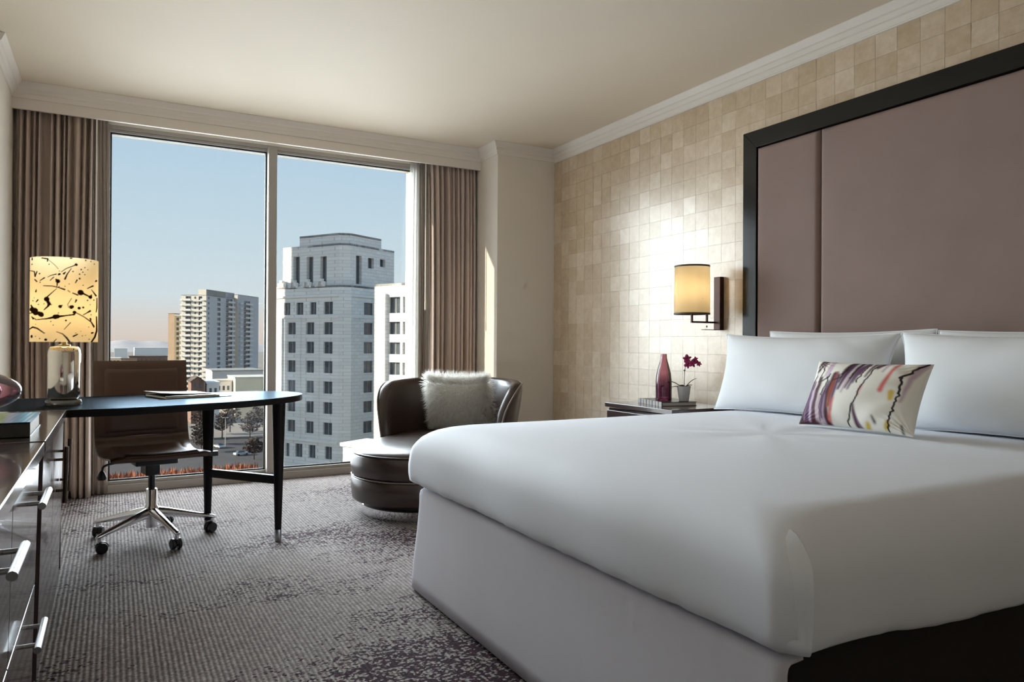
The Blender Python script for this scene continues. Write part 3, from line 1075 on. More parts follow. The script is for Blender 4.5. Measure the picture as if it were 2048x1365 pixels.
vs = thing('bottle_vase', 'tall plum glass bottle vase on the bedside book', 'vase', (2.985, 3.46, 0.6853))
out = [(0.0, 0.0), (0.038, 0.0), (0.0405, 0.006), (0.0405, 0.012), (0.040, 0.02), (0.0405, 0.08), (0.040, 0.12), (0.036, 0.165), (0.028, 0.205), (0.020, 0.238), (0.0155, 0.262), (0.0148, 0.285)]
inn = [(0.0125, 0.285), (0.0132, 0.262), (0.0175, 0.237), (0.0255, 0.203), (0.0335, 0.163), (0.0372, 0.12), (0.0375, 0.08), (0.037, 0.024), (0.0, 0.020)]
out = [(r_ * 1.22, z_) for r_, z_ in out]
inn = [(r_ * 1.22, z_) for r_, z_ in inn]
MB().lathe(out + inn, 40, (2.985, 3.46, 0.6853), cap0=False, cap1=False).build('body', 'plum_glass', vs, smooth=50)

orc = thing('potted_orchid', 'small magenta orchid in a white tapered pot on the bedside book', 'orchid', (3.045, 3.345, 0.6853))
oc = (3.045, 3.345, 0.6853)
MB().lathe([(0.0, 0), (0.0275, 0), (0.029, 0.003), (0.0405, 0.086), (0.041, 0.092), (0.0385, 0.092), (0.036, 0.076), (0, 0.076)], 32, oc, cap0=False, cap1=False).build('pot', 'white_ceramic', orc, smooth=50)
MB().lathe([(0, 0.076), (0.02, 0.080), (0.0360, 0.078), (0.0360, 0.076), (0, 0.0745)], 20, oc, cap0=False, cap1=False).build('moss', 'soil', orc, smooth=60)


def leaf_mb(base, az, L, w, rise, droop):
    mb = MB()

    def fn(u, v):
        t = v
        d = L * t
        z = rise * math.sin(PI * 0.62 * t) - droop * t * t
        ww = w * math.sin(PI * min(1, 0.12 + 0.88 * t)) ** 0.7
        a = (u - 0.5) * 2
        x = d * math.cos(az) - a * ww * math.sin(az)
        y = d * math.sin(az) + a * ww * math.cos(az)
        return (base[0] + x, base[1] + y, base[2] + z + 0.25 * ww * abs(a))
    mb.grid(4, 10, fn)
    return mb


for az, L, w_, ri, dr in ((R(135), 0.075, 0.010, 0.030, -0.01), (R(150), 0.055, 0.012, 0.012, 0.004), (R(-50), 0.055, 0.010, 0.035, -0.025), (R(-70), 0.04, 0.012, 0.02, 0.0), (R(200), 0.045, 0.011, 0.02, 0.0)):
    lo = leaf_mb((oc[0], oc[1], oc[2] + 0.076), az, L * 1.35, w_ * 1.2, ri * 1.2, dr).build('leaf', 'leaf', orc, smooth=180)
    sd = lo.modifiers.new('th', 'SOLIDIFY')
    sd.thickness = 0.0018
sdir = Vector((0.48, -0.875, 0))        # towards the right of the picture along the wall
stp = bez([(oc[0], oc[1], oc[2] + 0.075)] + [tuple(Vector(oc) + sdir * a + Vector((0, 0, b))) for a, b in ((0.002, 0.13), (0.005, 0.185), (0.012, 0.225), (0.035, 0.252), (0.07, 0.240))], 6)
MB().tube(stp, 0.0017, 8).build('stem', 'stem', orc, smooth=180)
MB().tube([(oc[0], oc[1] - 0.004, oc[2] + 0.075), (oc[0], oc[1] - 0.004, oc[2] + 0.19)], 0.0012, 6).lathe([(0.0, 0), (0.006, 0.002), (0.006, 0.008), (0, 0.01)], 8, (oc[0] + 0.001, oc[1] - 0.003, oc[2] + 0.182)).build('stake', 'stem', orc)


def flower(c, r, nrm_, roll):
    n_ = Vector(nrm_).normalized()
    a = n_.cross(Vector((0, 0, 1))).normalized()
    b = a.cross(n_)
    mb = MB()
    for k in range(5):
        an = roll + 2 * PI * k / 5
        wd = r * (0.42 if k in (1, 4) else 0.30)
        dr_ = a * math.cos(an) + b * math.sin(an)
        sd_ = -a * math.sin(an) + b * math.cos(an)

        def fn(u, v, dr_=dr_, sd_=sd_, wd=wd):
            t = v
            ww = wd * math.sin(PI * (0.08 + 0.84 * t)) ** 0.8
            p_ = Vector(c) + dr_ * (r * t) + sd_ * ((u - 0.5) * 2 * ww) + n_ * (0.18 * r * math.sin(PI * t) - 0.1 * r * (2 * u - 1) ** 2)
            return tuple(p_)
        mb.grid(4, 5, fn)
    mb.lathe([(0.0, -0.002), (0.0025, 0), (0.003, 0.003), (0, 0.005)], 8, c)
    return mb


for (a, b, off), r_, ro in (((0.022, 0.258, 0.014), 0.019, 0.2), ((0.028, 0.224, 0.016), 0.017, 0.9), ((0.056, 0.232, 0.014), 0.018, 0.5), ((0.072, 0.256, 0.002), 0.011, 0.1), ((0.094, 0.228, 0.004), 0.011, 0.7), ((0.080, 0.238, -0.006), 0.009, 0.4)):
    c_ = Vector(oc) + sdir * a + Vector((-off * 0.75, -off * 0.5, b))
    fl = flower(tuple(c_), r_ * 1.45, (-0.72, -0.66, 0.1), ro).build('flower', 'orchid_petal', orc, smooth=180)
    sd = fl.modifiers.new('th', 'SOLIDIFY')
    sd.thickness = 0.0008

# ================================================================== WALL SCONCE
sc_ = thing('wall_sconce', 'bronze swing-arm wall sconce with lit cream drum shade above the nightstand', 'wall lamp', (3.24, 3.245, 1.115))
SCX, SCY = 3.035, 3.268
MB().box(3.214, 3.2465, 3.219, 3.271, 1.118, 1.442).build('backplate', 'bronze', sc_, bevel=0.002)
ar = MB().box(SCX - 0.006, 3.214, SCY - 0.0055, SCY + 0.0055, 1.160, 1.171)
ar.box(SCX - 0.0055, SCX + 0.0055, SCY - 0.0055, SCY + 0.0055, 1.160, 1.30)
ar.build('arm', 'bronze', sc_, bevel=0.001)
MB().box(3.150, 3.161, SCY - 0.0055, SCY + 0.0055, 1.160, 1.318).build('upright', 'bronze', sc_, bevel=0.001)
MB().box(3.125, 3.214, SCY - 0.014, SCY + 0.014, 1.118, 1.122).build('switch_plate', 'bronze', sc_)
MB().lathe([(0, 0), (0.004, 0.001), (0.004, 0.011), (0, 0.012)], 10, (3.155, SCY, 1.134)).build('switch_knob', 'bronze', sc_)
shz0, shz1, shr = 1.214, 1.497, 0.105
MB().lathe([(shr, shz0), (shr * 0.985, shz1)], 64, (SCX, SCY, 0), cap0=False, cap1=False).build('shade', 'cream_shade', sc_, smooth=60)
for z, r_ in ((shz0, shr), (shz1, shr * 0.985)):
    MB().lathe([(r_ + 0.0012, z - 0.005), (r_ + 0.0012, z + 0.005), (r_ - 0.002, z + 0.005), (r_ - 0.002, z - 0.005), (r_ + 0.0012, z - 0.005)], 64, (SCX, SCY, 0), cap0=False, cap1=False).build('trim_band', 'dark_braid', sc_)
sp_ = MB()
for k in range(3):
    a = 2 * PI * k / 3 + 0.4
    sp_.cyl((SCX, SCY, 1.30), (SCX + shr * math.cos(a), SCY + shr * math.sin(a), 1.30), 0.0012, n=6)
sp_.build('shade_ring', 'bronze', sc_)
m, nt = new_mat('bulb_glow')
em = nd(nt, 'ShaderNodeEmission', {'Color': (1.0, 0.72, 0.36, 1), 'Strength': 6.0})
finish(nt, em.outputs[0])
MB().lathe([(0, 0), (0.012, 0.004), (0.018, 0.03), (0.026, 0.055), (0.024, 0.075), (0.012, 0.092), (0, 0.095)], 16, (SCX, SCY, 1.31), cap0=False, cap1=False).build('bulb', 'bulb_glow', sc_, smooth=180)


def bulb_light(name, loc, power, col, parent, radius=0.03):
    l = bpy.data.lights.new(name, 'POINT')
    l.energy = power
    l.color = col
    l.shadow_soft_size = radius
    o = bpy.data.objects.new(name, l)
    COL.objects.link(o)
    o.location = loc
    adopt(o, parent)
    return o


bulb_light('bulb_light', (SCX, SCY, 1.36), 5.6, (1.0, 0.88, 0.68), sc_, 0.028)

# ================================================================== DRESSER, CABINET AND DESK
TOPZ = 0.750


def shear(mb, k=0.016 / 0.75, x0=-0.40):
    """the fronts lean out very slightly towards the top"""
    out = []
    for x, y, z in mb.v:
        if x > x0:
            x = x - k * (TOPZ - z)
        out.append((x, y, z))
    mb.v = out
    return mb


FX = -0.168
dr = thing('dresser', 'long dark lacquered drawer dresser running along the left wall', 'dresser', (-0.48, 1.2, 0))
shear(MB().box(XL + 0.004, FX - 0.022, -0.62, 2.318, 0.05, 0.712)).build('body', 'dresser_lacquer', dr)
MB().box(XL + 0.004, FX + 0.006, -0.63, 2.372, 0.716, TOPZ).build('top', 'dresser_lacquer', dr, bevel=0.0025)
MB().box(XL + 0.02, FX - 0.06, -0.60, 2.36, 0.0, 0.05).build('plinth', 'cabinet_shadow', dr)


def bar_handle(y0, y1, x, z, r_, face):
    h = MB().cyl((x, y0, z), (x, y1, z), r_, n=20)
    for y in (y0 + 0.18 * (y1 - y0), y1 - 0.18 * (y1 - y0)):
        h.cyl((face, y, z), (x, y, z), r_ * 0.62, n=10)
    return h


for i in range(5):
    y1 = 2.316 - 0.580 * i
    y0 = y1 - 0.574
    for z0, z1, hz in ((0.383, 0.708, 0.642), (0.058, 0.377, 0.305)):
        d = shear(MB().box(FX - 0.024, FX - 0.002, y0, y1, z0, z1)).build('drawer', 'dresser_lacquer', dr, bevel=0.0015)
        yc = (y0 + y1) / 2 + 0.095
        bar_handle(yc - 0.105, yc + 0.105, FX + 0.028 - 0.016 * (TOPZ - hz) / 0.75, hz, 0.0085, FX - 0.006 - 0.016 * (TOPZ - hz) / 0.75).build('handle', 'steel', d, smooth=40)

cb = thing('cabinet', 'dark lacquered two-door cabinet with upright bar handles joined to the desk', 'cabinet', (-0.48, 2.92, 0))
shear(MB().box(XL + 0.004, FX - 0.022, 2.462, 3.440, 0.05, 0.712)).build('body', 'dresser_lacquer', cb)
MB().box(XL + 0.004, FX + 0.006, 2.402, 3.462, 0.716, TOPZ).build('top', 'dresser_lacquer', cb, bevel=0.0025)
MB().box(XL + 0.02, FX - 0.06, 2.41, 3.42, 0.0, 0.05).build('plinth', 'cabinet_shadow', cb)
MB().box(XL + 0.01, FX - 0.045, 2.322, 2.460, 0.05, 0.712).box(XL + 0.01, FX - 0.01, 2.3735, 2.4005, 0.713, 0.745).build('gap_shade', 'cabinet_shadow', cb)  # near-black strip put in the gap as painted shade
for y0, y1, hy in ((2.464, 2.936, None), (2.942, 3.440, 3.03)):
    d = shear(MB().box(FX - 0.024, FX - 0.002, y0, y1, 0.058, 0.708)).build('door', 'dresser_lacquer', cb, bevel=0.0015)
    ys = (3.035,) if hy else (2.865,)
    for hy_ in ((3.035, 3.27) if hy else ()):
        zt = 0.652
        h = MB().cyl((FX + 0.027, hy_, zt), (FX + 0.022, hy_, zt - 0.20), 0.0075, n=18)
        for z in (zt - 0.045, zt - 0.155):
            h.cyl((FX - 0.006, hy_, z), (FX + 0.025, hy_, z), 0.005, n=10)
        h.build('handle', 'dark_steel', d, smooth=40)

# desk: a bowed leaf that springs from the cabinet end
dk = thing('desk', 'black bowed writing desk on tapered legs in front of the window', 'desk', (0.3, 3.9, 0))
pts = [(-0.165, 3.470, 0), (-0.06, 3.462, 0), (0.048, 3.468, 0), (0.204, 3.508, 0), (0.353, 3.568, 0), (0.484, 3.612, 0), (0.585, 3.662, 0), (0.69, 3.740, 0), (0.81, 3.852, 0), (0.890, 3.965, 0), (0.922, 4.075, 0)]
far = [(0.905, 4.195, 0), (0.85, 4.292, 0), (0.76, 4.345, 0), (0.66, 4.360, 0), (0.50, 4.340, 0), (0.30, 4.318, 0), (0.10, 4.290, 0), (-0.12, 4.250, 0), (-0.30, 4.24, 0)]
ol = [(p_.x, p_.y) for p_ in bez(pts + far, 5)] + [(XL + 0.006, 4.24), (XL + 0.006, 3.470)]
mb = MB().prism(ol, 0.716, TOPZ - 0.002)
mb.m = [1] * (len(mb.m) - 1) + [0]
mb.build('desktop', ['desk_satin', 'desk_edge'], dk, bevel=0.002)
legs = [(0.756, 3.861), (0.459, 4.242)]
for lx, ly in legs:
    l_ = MB().lathe([(0.0165, 0.06), (0.034, 0.716)], 24, (lx, ly, 0)).build('leg', 'black_wood', dk, smooth=40)
    MB().lathe([(0.0155, 0.0), (0.0168, 0.004), (0.0175, 0.06), (0.0165, 0.062)], 24, (lx, ly, 0)).build('foot_cap', 'steel', l_, smooth=40)
a_, b_ = Vector((legs[1][0], legs[1][1], 0.318)), Vector((legs[0][0], legs[0][1], 0.318))
d_ = (b_ - a_).normalized()
s_ = Vector((-d_.y, d_.x, 0))
mb = MB()
vs_ = []
for p_ in (a_ + d_ * 0.02, b_ - d_ * 0.02):
    for q_ in ((-0.012, -0.022), (0.012, -0.022), (0.012, 0.022), (-0.012, 0.022)):
        vs_.append(tuple(p_ + s_ * q_[0] + Vector((0, 0, q_[1]))))
mb.add(vs_, [(3, 2, 1, 0), (4, 5, 6, 7), (0, 1, 5, 4), (1, 2, 6, 5), (2, 3, 7, 6), (3, 0, 4, 7)])
mb.build('stretcher', 'black_wood', dk, bevel=0.002)
MB().box(XL + 0.006, -0.20, 3.85, 3.88, 0.0, 0.714).build('support_panel', 'dresser_lacquer', dk)

# folder on the desk
fd = thing('magazine_folder', 'thin stack of magazines in a grey folder on the desk', 'folder', (0.35, 4.08, TOPZ))
Mx = T(0.345, 4.085, TOPZ - 0.0018, R(17))
MB().box(-0.165, 0.165, -0.14, 0.14, 0.0, 0.003, M=Mx).build('folder_back', 'dark_cover', fd)
MB().box(-0.16, 0.105, -0.135, 0.135, 0.003, 0.011, M=Mx).build('magazine', 'paper', fd)
MB().box(-0.162, 0.085, -0.136, 0.13, 0.011, 0.0135, M=Mx).build('magazine_cover', 'dark_cover', fd)


def cov(u, v):
    return tuple(Mx @ Vector((-0.172 + 0.26 * u, -0.10 + 0.235 * v, 0.015 + 0.012 * (1 - u) ** 2)))


co_ = MB().grid(10, 4, cov).build('folder_front', 'white_ceramic', fd, smooth=180)
sd = co_.modifiers.new('th', 'SOLIDIFY')
sd.thickness = 0.0015

# ------------------------------------------------------------------ table lamp
LX, LY = -0.186, 3.745
TL = thing('table_lamp', 'silvered glass table lamp with lit cream shade splattered in black paint', 'table lamp', (LX, LY, TOPZ - 0.002))
z0 = TOPZ - 0.002
MB().lathe([(0.0, 0), (0.068, 0), (0.0705, 0.003), (0.0705, 0.019), (0.068, 0.023), (0.045, 0.024), (0, 0.024)], 48, (LX, LY, z0), cap0=False, cap1=False).build('foot', 'clear_glass', TL, smooth=40)
MB().lathe([(0.0, 0.0245), (0.050, 0.0245), (0.0605, 0.034), (0.0625, 0.045), (0.0630, 0.228), (0.0605, 0.246), (0.052, 0.257), (0.030, 0.260), (0.0, 0.260)], 48, (LX, LY, z0), cap0=False, cap1=False).build('body', 'silver_glass', TL, smooth=60)
MB().lathe([(0.0, 0.260), (0.024, 0.260), (0.024, 0.266), (0.010, 0.270), (0.010, 0.310), (0.0, 0.310)], 24, (LX, LY, z0), cap0=False, cap1=False).build('neck', 'brass', TL, smooth=40)
SR, SZ0, SZ1 = 0.1285, 1.026, 1.388
nu_, nv_ = 360, 170
mb = MB()
mb.rings([[(LX + SR * math.cos(2 * PI * i / nu_), LY + SR * math.sin(2 * PI * i / nu_), SZ0 + (SZ1 - SZ0) * j / nv_) for i in range(nu_)] for j in range(nv_ + 1)], cap0=False, cap1=False)
shade = mb.build('shade', 'splatter_shade', TL, smooth=60)
# paint strokes in shade space: x 0..1 across the side seen from the bed, y 0 (bottom)..1, half width (in shade widths)
SP = []
HX = 0.36 / 0.257


def st(c, *pts):
    SP.append(([((x - 120) / 845, (1145 - y) / 1045 * HX, (wd * 1.25 + 1.5) / 845) for x, y, wd in pts], c))


for pts in (
    [(150, 745, 22), (185, 765, 34), (200, 790, 26)], [(200, 775, 10), (262, 808, 26), (270, 815, 22)], [(140, 690, 4), (165, 740, 14)],
    [(330, 622, 26)], [(335, 635, 14), (360, 680, 16), (345, 710, 8), (300, 752, 4)], [(375, 690, 5), (390, 690, 3)], [(448, 490, 1.5), (330, 600, 6)],
    [(460, 400, 21)], [(440, 380, 8), (455, 395, 12)], [(455, 420, 6), (450, 460, 3)], [(735, 528, 30)], [(760, 535, 10), (830, 565, 7), (855, 575, 20)], [(870, 550, 6), (860, 585, 12)],
    [(435, 838, 10), (430, 838, 24), (460, 832, 22)], [(200, 875, 3), (330, 862, 6), (430, 840, 14), (560, 820, 6), (660, 805, 7)], [(662, 778, 18)], [(680, 780, 4), (780, 830, 4), (870, 890, 6), (905, 945, 9)],
    [(490, 710, 17)], [(500, 700, 7), (515, 695, 4)], [(622, 713, 20), (635, 708, 16)], [(718, 723, 15)], [(768, 712, 10)], [(770, 805, 3), (820, 775, 5), (855, 752, 10)],
    [(678, 184, 14)], [(676, 188, 4), (560, 240, 3), (500, 285, 2)], [(470, 318, 9), (480, 312, 10)], [(530, 305, 9), (550, 285, 4)], [(440, 315, 5), (380, 330, 3), (340, 352, 2)], [(620, 235, 2), (570, 310, 5), (545, 370, 8)],
    [(300, 362, 6), (250, 395, 3)], [(410, 352, 4), (370, 392, 3)], [(290, 458, 3), (400, 462, 4), (480, 480, 5), (540, 500, 8)], [(580, 510, 3), (605, 528, 3)], [(640, 540, 5), (700, 560, 7)],
    [(270, 118, 5), (340, 130, 7), (335, 158, 5)], [(340, 135, 1.5), (420, 200, 1.5), (465, 250, 1.5)], [(120, 262, 3), (180, 282, 4), (190, 340, 7)], [(210, 285, 5), (195, 330, 4)], [(243, 310, 7)], [(185, 380, 4), (210, 405, 6)], [(250, 415, 5)],
    [(150, 190, 6)], [(150, 110, 4), (152, 135, 6)], [(205, 505, 3), (200, 530, 7)], [(225, 632, 7), (205, 655, 4)], [(165, 640, 5)], [(232, 688, 5)], [(120, 790, 4), (150, 790, 4)],
    [(120, 990, 5), (165, 965, 8), (220, 980, 7), (305, 1040, 4)], [(152, 1085, 10), (152, 1070, 8)], [(322, 1118, 13)], [(420, 1140, 4), (450, 1110, 2)], [(450, 1020, 2), (520, 1045, 4), (570, 1095, 8), (605, 1145, 8)],
    [(650, 1075, 7), (700, 1050, 5)], [(680, 1035, 4)], [(740, 1010, 3)], [(760, 1068, 4)], [(880, 1030, 9), (895, 1025, 7)], [(845, 1110, 5)], [(560, 880, 9)], [(615, 905, 3), (540, 990, 2)], [(380, 895, 5)], [(170, 860, 8), (150, 835, 3), (200, 870, 4)],
    [(945, 580, 5), (945, 700, 6), (935, 760, 4)], [(940, 820, 6), (945, 940, 8), (945, 1000, 9), (920, 1080, 9), (875, 1145, 7)], [(860, 850, 9), (865, 870, 6)], [(868, 800, 5)], [(890, 432, 7), (820, 470, 4)], [(935, 360, 9), (920, 372, 4)], [(870, 480, 2), (930, 550, 9)],
    [(720, 300, 7)], [(740, 240, 7)], [(785, 212, 5)], [(760, 272, 6)], [(785, 300, 5)], [(722, 355, 9)], [(690, 375, 6), (670, 412, 3)], [(640, 272, 6)], [(822, 235, 4)], [(822, 620, 7)], [(903, 610, 6)], [(855, 672, 4)], [(765, 435, 5)], [(595, 428, 4)], [(682, 625, 9), (670, 655, 3)], [(625, 605, 2), (580, 680, 2), (590, 720, 2)],
    [(470, 790, 5)], [(475, 465, 4)], [(545, 460, 4)], [(610, 110, 7), (625, 108, 5)], [(795, 120, 7)], [(860, 125, 5)], [(905, 150, 5)], [(355, 195, 5)], [(478, 275, 4)], [(298, 680, 4)], [(180, 605, 3)], [(410, 940, 4)], [(200, 930, 3)], [(250, 1105, 5)], [(200, 1078, 4)], [(800, 1060, 3)], [(840, 955, 4)], [(905, 955, 5)],
):
    st(0, *pts)
# the side facing the window wall gets its own scatter
rb_ = random.Random(3)
for k in range(46):
    x, y = 1.05 + rb_.random() * 1.9, rb_.random() * HX
    ln, an, wd = rb_.random() * 0.22, rb_.uniform(-0.6, 0.9), rb_.uniform(0.004, 0.026)
    SP.append(([(x, y, wd), (x + ln * math.cos(an), y + ln * math.sin(an), wd * 0.25)], 0))
SB = []
for pts, _ in SP:
    SB.append((min(q[0] for q in pts) - .05, max(q[0] for q in pts) + .05, min(q[1] for q in pts) - .05, max(q[1] for q in pts) + .05, pts))
view_az = math.atan2(-LY, -LX)
INK, CLO = C8(24, 12, 8), C8(250, 230, 188)


def shade_col(i, co):
    k, j = i % nu_, i // nu_
    az = 2 * PI * k / nu_ - view_az
    az = (az + PI) % (2 * PI) - PI
    if abs(az) <= PI / 2:
        x = 0.5 + 0.5 * math.sin(az)
    elif az > 0:
        x = 1.0 + (az - PI / 2) / (PI / 2)
    else:
        x = 3.0 + (az + PI / 2) / (PI / 2)
        x = x - 0.0
    y = j / nv_ * HX
    f = 0.0
    for xa, xb, ya, yb, pts in SB:
        if xa < x < xb and ya < y < yb:
            d, _ = seg_d(x, y, pts if len(pts) > 1 else pts * 2)
            f = max(f, 1 - smoothstep(-0.004, 0.004, d))
    return tuple(CLO[a] * (1 - f) + INK[a] * f for a in range(3)) + (1,)


paint(shade, shade_col)
hp = MB()
for k in range(3):
    a = 2 * PI * k / 3
    hp.cyl((LX, LY, SZ0 + 0.04), (LX + SR * math.cos(a), LY + SR * math.sin(a), SZ0 + 0.04), 0.0012, n=6)
hp.build('harp', 'brass', TL)
MB().lathe([(0, 0), (0.013, 0.004), (0.018, 0.03), (0.030, 0.065), (0.028, 0.09), (0.012, 0.11), (0, 0.113)], 16, (LX, LY, 1.05), cap0=False, cap1=False).build('bulb', 'bulb_glow', TL, smooth=180)
bulb_light('bulb_light', (LX, LY, 1.18), 0.60, (1.0, 0.76, 0.50), TL, 0.03)

# ------------------------------------------------------------------ book and glass piece on the dresser
b2 = thing('large_book', 'thick coffee-table book with rainbow-striped cover on the cabinet top', 'book', (-0.40, 2.66, TOPZ))
bx0, bx1, by0, by1 = -0.60, -0.207, 2.505, 2.850
MB().box(bx0, bx1, by0, by1, TOPZ, TOPZ + 0.004).box(bx0, bx1, by0, by0 + 0.004, TOPZ, TOPZ + 0.045).build('spine_board', 'dark_cover', b2, bevel=0.001)
MB().box(bx0 + 0.006, bx1 - 0.004, by0 + 0.004, by1 - 0.006, TOPZ + 0.004, TOPZ + 0.041).build('pages', 'paper', b2)
cv = MB().grid(80, 2, lambda u, v: (bx0 + (bx1 - bx0) * u, by0 + (by1 - by0) * v, TOPZ + 0.045))
n0 = len(cv.v)
cv.box(bx0, bx1, by0, by1, TOPZ + 0.041, TOPZ + 0.0448)
cvo = cv.build('cover', 'cover_print', b2)
STR = [(0.0, C8(150, 96, 84)), (0.45, C8(196, 132, 110)), (0.60, C8(168, 110, 96)), (0.66, C8(186, 176, 90)), (0.74, C8(150, 158, 84)), (0.80, C8(150, 150, 168)), (0.86, C8(70, 120, 150)), (0.92, C8(90, 168, 200)), (0.95, C8(226, 236, 240)), (0.97, C8(96, 150, 178)), (1.01, C8(90, 120, 140))]


def cover_col(i, co):
    u = co.x / (bx1 - bx0) + 0.5 + 0.05 * co.y / (by1 - by0)
    c = STR[0][1]
    for p_, cc in STR:
        if u >= p_:
            c = cc
    return c


paint(cvo, cover_col)
gp = thing('glass_ornament', 'rounded pink blown-glass ornament lying on the striped book', 'glass ornament', (-0.42, 2.70, TOPZ + 0.045))
gc = Vector((-0.430, 2.70, TOPZ + 0.0455 + 0.080))


def blown(s_):
    def fn(u, v):
        a, b = 2 * PI * u, PI * v
        x = math.cos(b)
        rr = math.sin(b) ** 0.85 * (1 - 0.16 * x)
        return (gc.x + s_ * 0.185 * x, gc.y + s_ * 0.095 * rr * math.cos(a), gc.z + s_ * 0.0765 * rr * math.sin(a))
    return fn


g_ = MB().grid(40, 24, blown(1.0))
g_.build('shell', 'pink_glass', gp, smooth=180)
MB().grid(32, 18, blown(0.72)).build('inner_bubble', 'pink_glass', gp, smooth=180)

# ================================================================== DESK CHAIR
CHX, CHY, CHR = 0.184, 4.215, R(10)
ch = thing('desk_chair', 'brown leather swivel desk chair on a chrome five-star base, tucked at the desk', 'desk chair', (CHX, CHY, 0), CHR)
CM = T(CHX, CHY, 0, CHR)          # local: -Y is the front of the seat


def L2W(mb):
    mb.v = [tuple(CM @ Vector(p_)) for p_ in mb.v]
    return mb


# one bent shell, seat running up into the back (profile in local y,z)
pr = bez([(0, -0.235, 0.452), (0, -0.20, 0.462), (0, -0.05, 0.447), (0, 0.09, 0.446), (0, 0.165, 0.470), (0, 0.205, 0.535), (0, 0.222, 0.64), (0, 0.240, 0.80), (0, 0.255, 0.925)], 7)
SW = 0.232


def shell_mb(i0, i1, hw, th, lift, dish=0.012):
    """slab following the profile; hw half width, th thickness below, lift above"""
    mb = MB()
    ps = pr[i0:i1 + 1]
    n = len(ps)
    top, bot = [], []
    for k in range(n):
        a = ps[max(0, k - 1)]
        b = ps[min(n - 1, k + 1)]
        t = (b - a).normalized()
        nn = Vector((0, -t.z, t.y))
        row_t, row_b = [], []
        for j in range(17):
            q = -1 + 2 * j / 16
            e = 1 - (1 - min(1, (1 - abs(q)) / 0.12)) ** 2
            ek = 1 - (1 - min(1, min(k, n - 1 - k) / 2.0)) ** 2
            l = lift * (e * ek) ** 0.5 - dish * (1 - q * q) * 0.6
            c_ = ps[k] + Vector((hw * q, 0, 0))
            row_t.append(tuple(c_ + nn * l))
            row_b.append(tuple(c_ - nn * th * (0.4 + 0.6 * (e * ek) ** 0.5)))
        top.append(row_t)
        bot.append(row_b)
    rs_ = [top[k] + bot[k][::-1] for k in range(n)]
    mb.rings(rs_)
    return L2W(mb)


n_ = len(pr) - 1
sk = 33
shell_mb(0, 34, SW, 0.018, 0.010).build('seat', 'brown_leather', ch, smooth=50)
shell_mb(34, n_, SW, 0.018, 0.010).build('backrest', 'brown_leather', ch, smooth=50)
shell_mb(2, 28, SW * 0.80, 0.004, 0.020).build('seat_pad', 'brown_leather', ch, smooth=50)
shell_mb(35, n_ - 2, SW * 0.83, 0.004, 0.020, 0.018).build('back_pad', 'brown_leather', ch, smooth=50)
L2W(MB().box(-0.10, 0.10, -0.12, 0.12, 0.400, 0.428).box(-0.035, 0.035, -0.03, 0.09, 0.335, 0.402)).build('tilt_mechanism', 'black_plastic', ch, bevel=0.006)
L2W(MB().cyl((0, 0, 0.19), (0, 0, 0.41), 0.0165, n=24)).build('gas_column', 'black_plastic', ch, smooth=40)
L2W(MB().lathe([(0.0265, 0.062), (0.0265, 0.10), (0.036, 0.115), (0.036, 0.165), (0.0265, 0.178), (0.0265, 0.258), (0.024, 0.262), (0.0, 0.262)], 28)).build('column_sleeve', 'chrome', ch, smooth=40)
L2W(MB().tube(bez([(-0.06, 0.02, 0.418), (-0.17, 0.0, 0.412), (-0.222, -0.015, 0.402), (-0.232, -0.018, 0.378)], 5), 0.006, 10).lathe([(0, 0), (0.018, 0.003), (0.023, 0.015), (0.012, 0.042), (0.006, 0.05)], 14, (-0.233, -0.018, 0.332))).build('tilt_lever', 'black_plastic', ch, smooth=50)
L2W(MB().tube([(0.06, -0.04, 0.418), (0.25, -0.05, 0.420), (0.30, -0.052, 0.424)], [0.007, 0.008, 0.010], 10).box(0.27, 0.315, -0.066, -0.040, 0.412, 0.438)).build('height_paddle', 'black_plastic', ch, smooth=50)
for k in range(5):
    az = R(-142 + 72 * k) - CHR
    dx, dy = math.cos(az), math.sin(az)
    px_, py_ = -dy, dx
    lg = MB()
    rs_ = []
    for t, zt, hw, hh in ((0.02, 0.170, 0.024, 0.030), (0.10, 0.150, 0.021, 0.024), (0.20, 0.121, 0.017, 0.017), (0.275, 0.100, 0.014, 0.012), (0.300, 0.094, 0.013, 0.011), (0.312, 0.088, 0.010, 0.008)):
        rg = []
        for j in range(12):
            an = 2 * PI * j / 12
            rg.append((dx * t + px_ * hw * math.cos(an), dy * t + py_ * hw * math.cos(an), zt - hh + hh * math.sin(an)))
        rs_.append(rg)
    lg.rings(rs_)
    lg.cyl((dx * 0.297, dy * 0.297, 0.052), (dx * 0.297, dy * 0.297, 0.088), 0.0095, n=14)
    l_ = L2W(lg).build('leg', 'chrome', ch, smooth=40)
    wa = az + R(50 + 37 * k)
    ax_ = Vector((math.cos(wa), math.sin(wa), 0))
    tr_ = Vector((-ax_.y, ax_.x, 0)) * 0.012
    cw = MB()
    cc = Vector((dx * 0.297, dy * 0.297, 0.0275)) + tr_
    for s_ in (-1, 1):
        a = cc + ax_ * (0.006 * s_)
        b = cc + ax_ * (0.024 * s_)
        cw.tube([tuple(a), tuple(a + ax_ * 0.004 * s_), tuple(b - ax_ * 0.004 * s_), tuple(b)], [0.0255, 0.0275, 0.0275, 0.023], 22)
    cw.cyl(tuple(cc - ax_ * 0.008), tuple(cc + ax_ * 0.008), 0.014, n=14)
    hood = []
    for j in range(9):
        an = PI * (0.0 + j / 8)
        hood.append(tuple(cc + Vector((tr_.x, tr_.y, 0)).normalized() * (0.024 * math.cos(an)) + Vector((0, 0, 0.022 * math.sin(an) + 0.003))))
    cw.tube(hood, 0.0075, 8)
    L2W(cw).build('caster', 'black_plastic', l_, smooth=40)

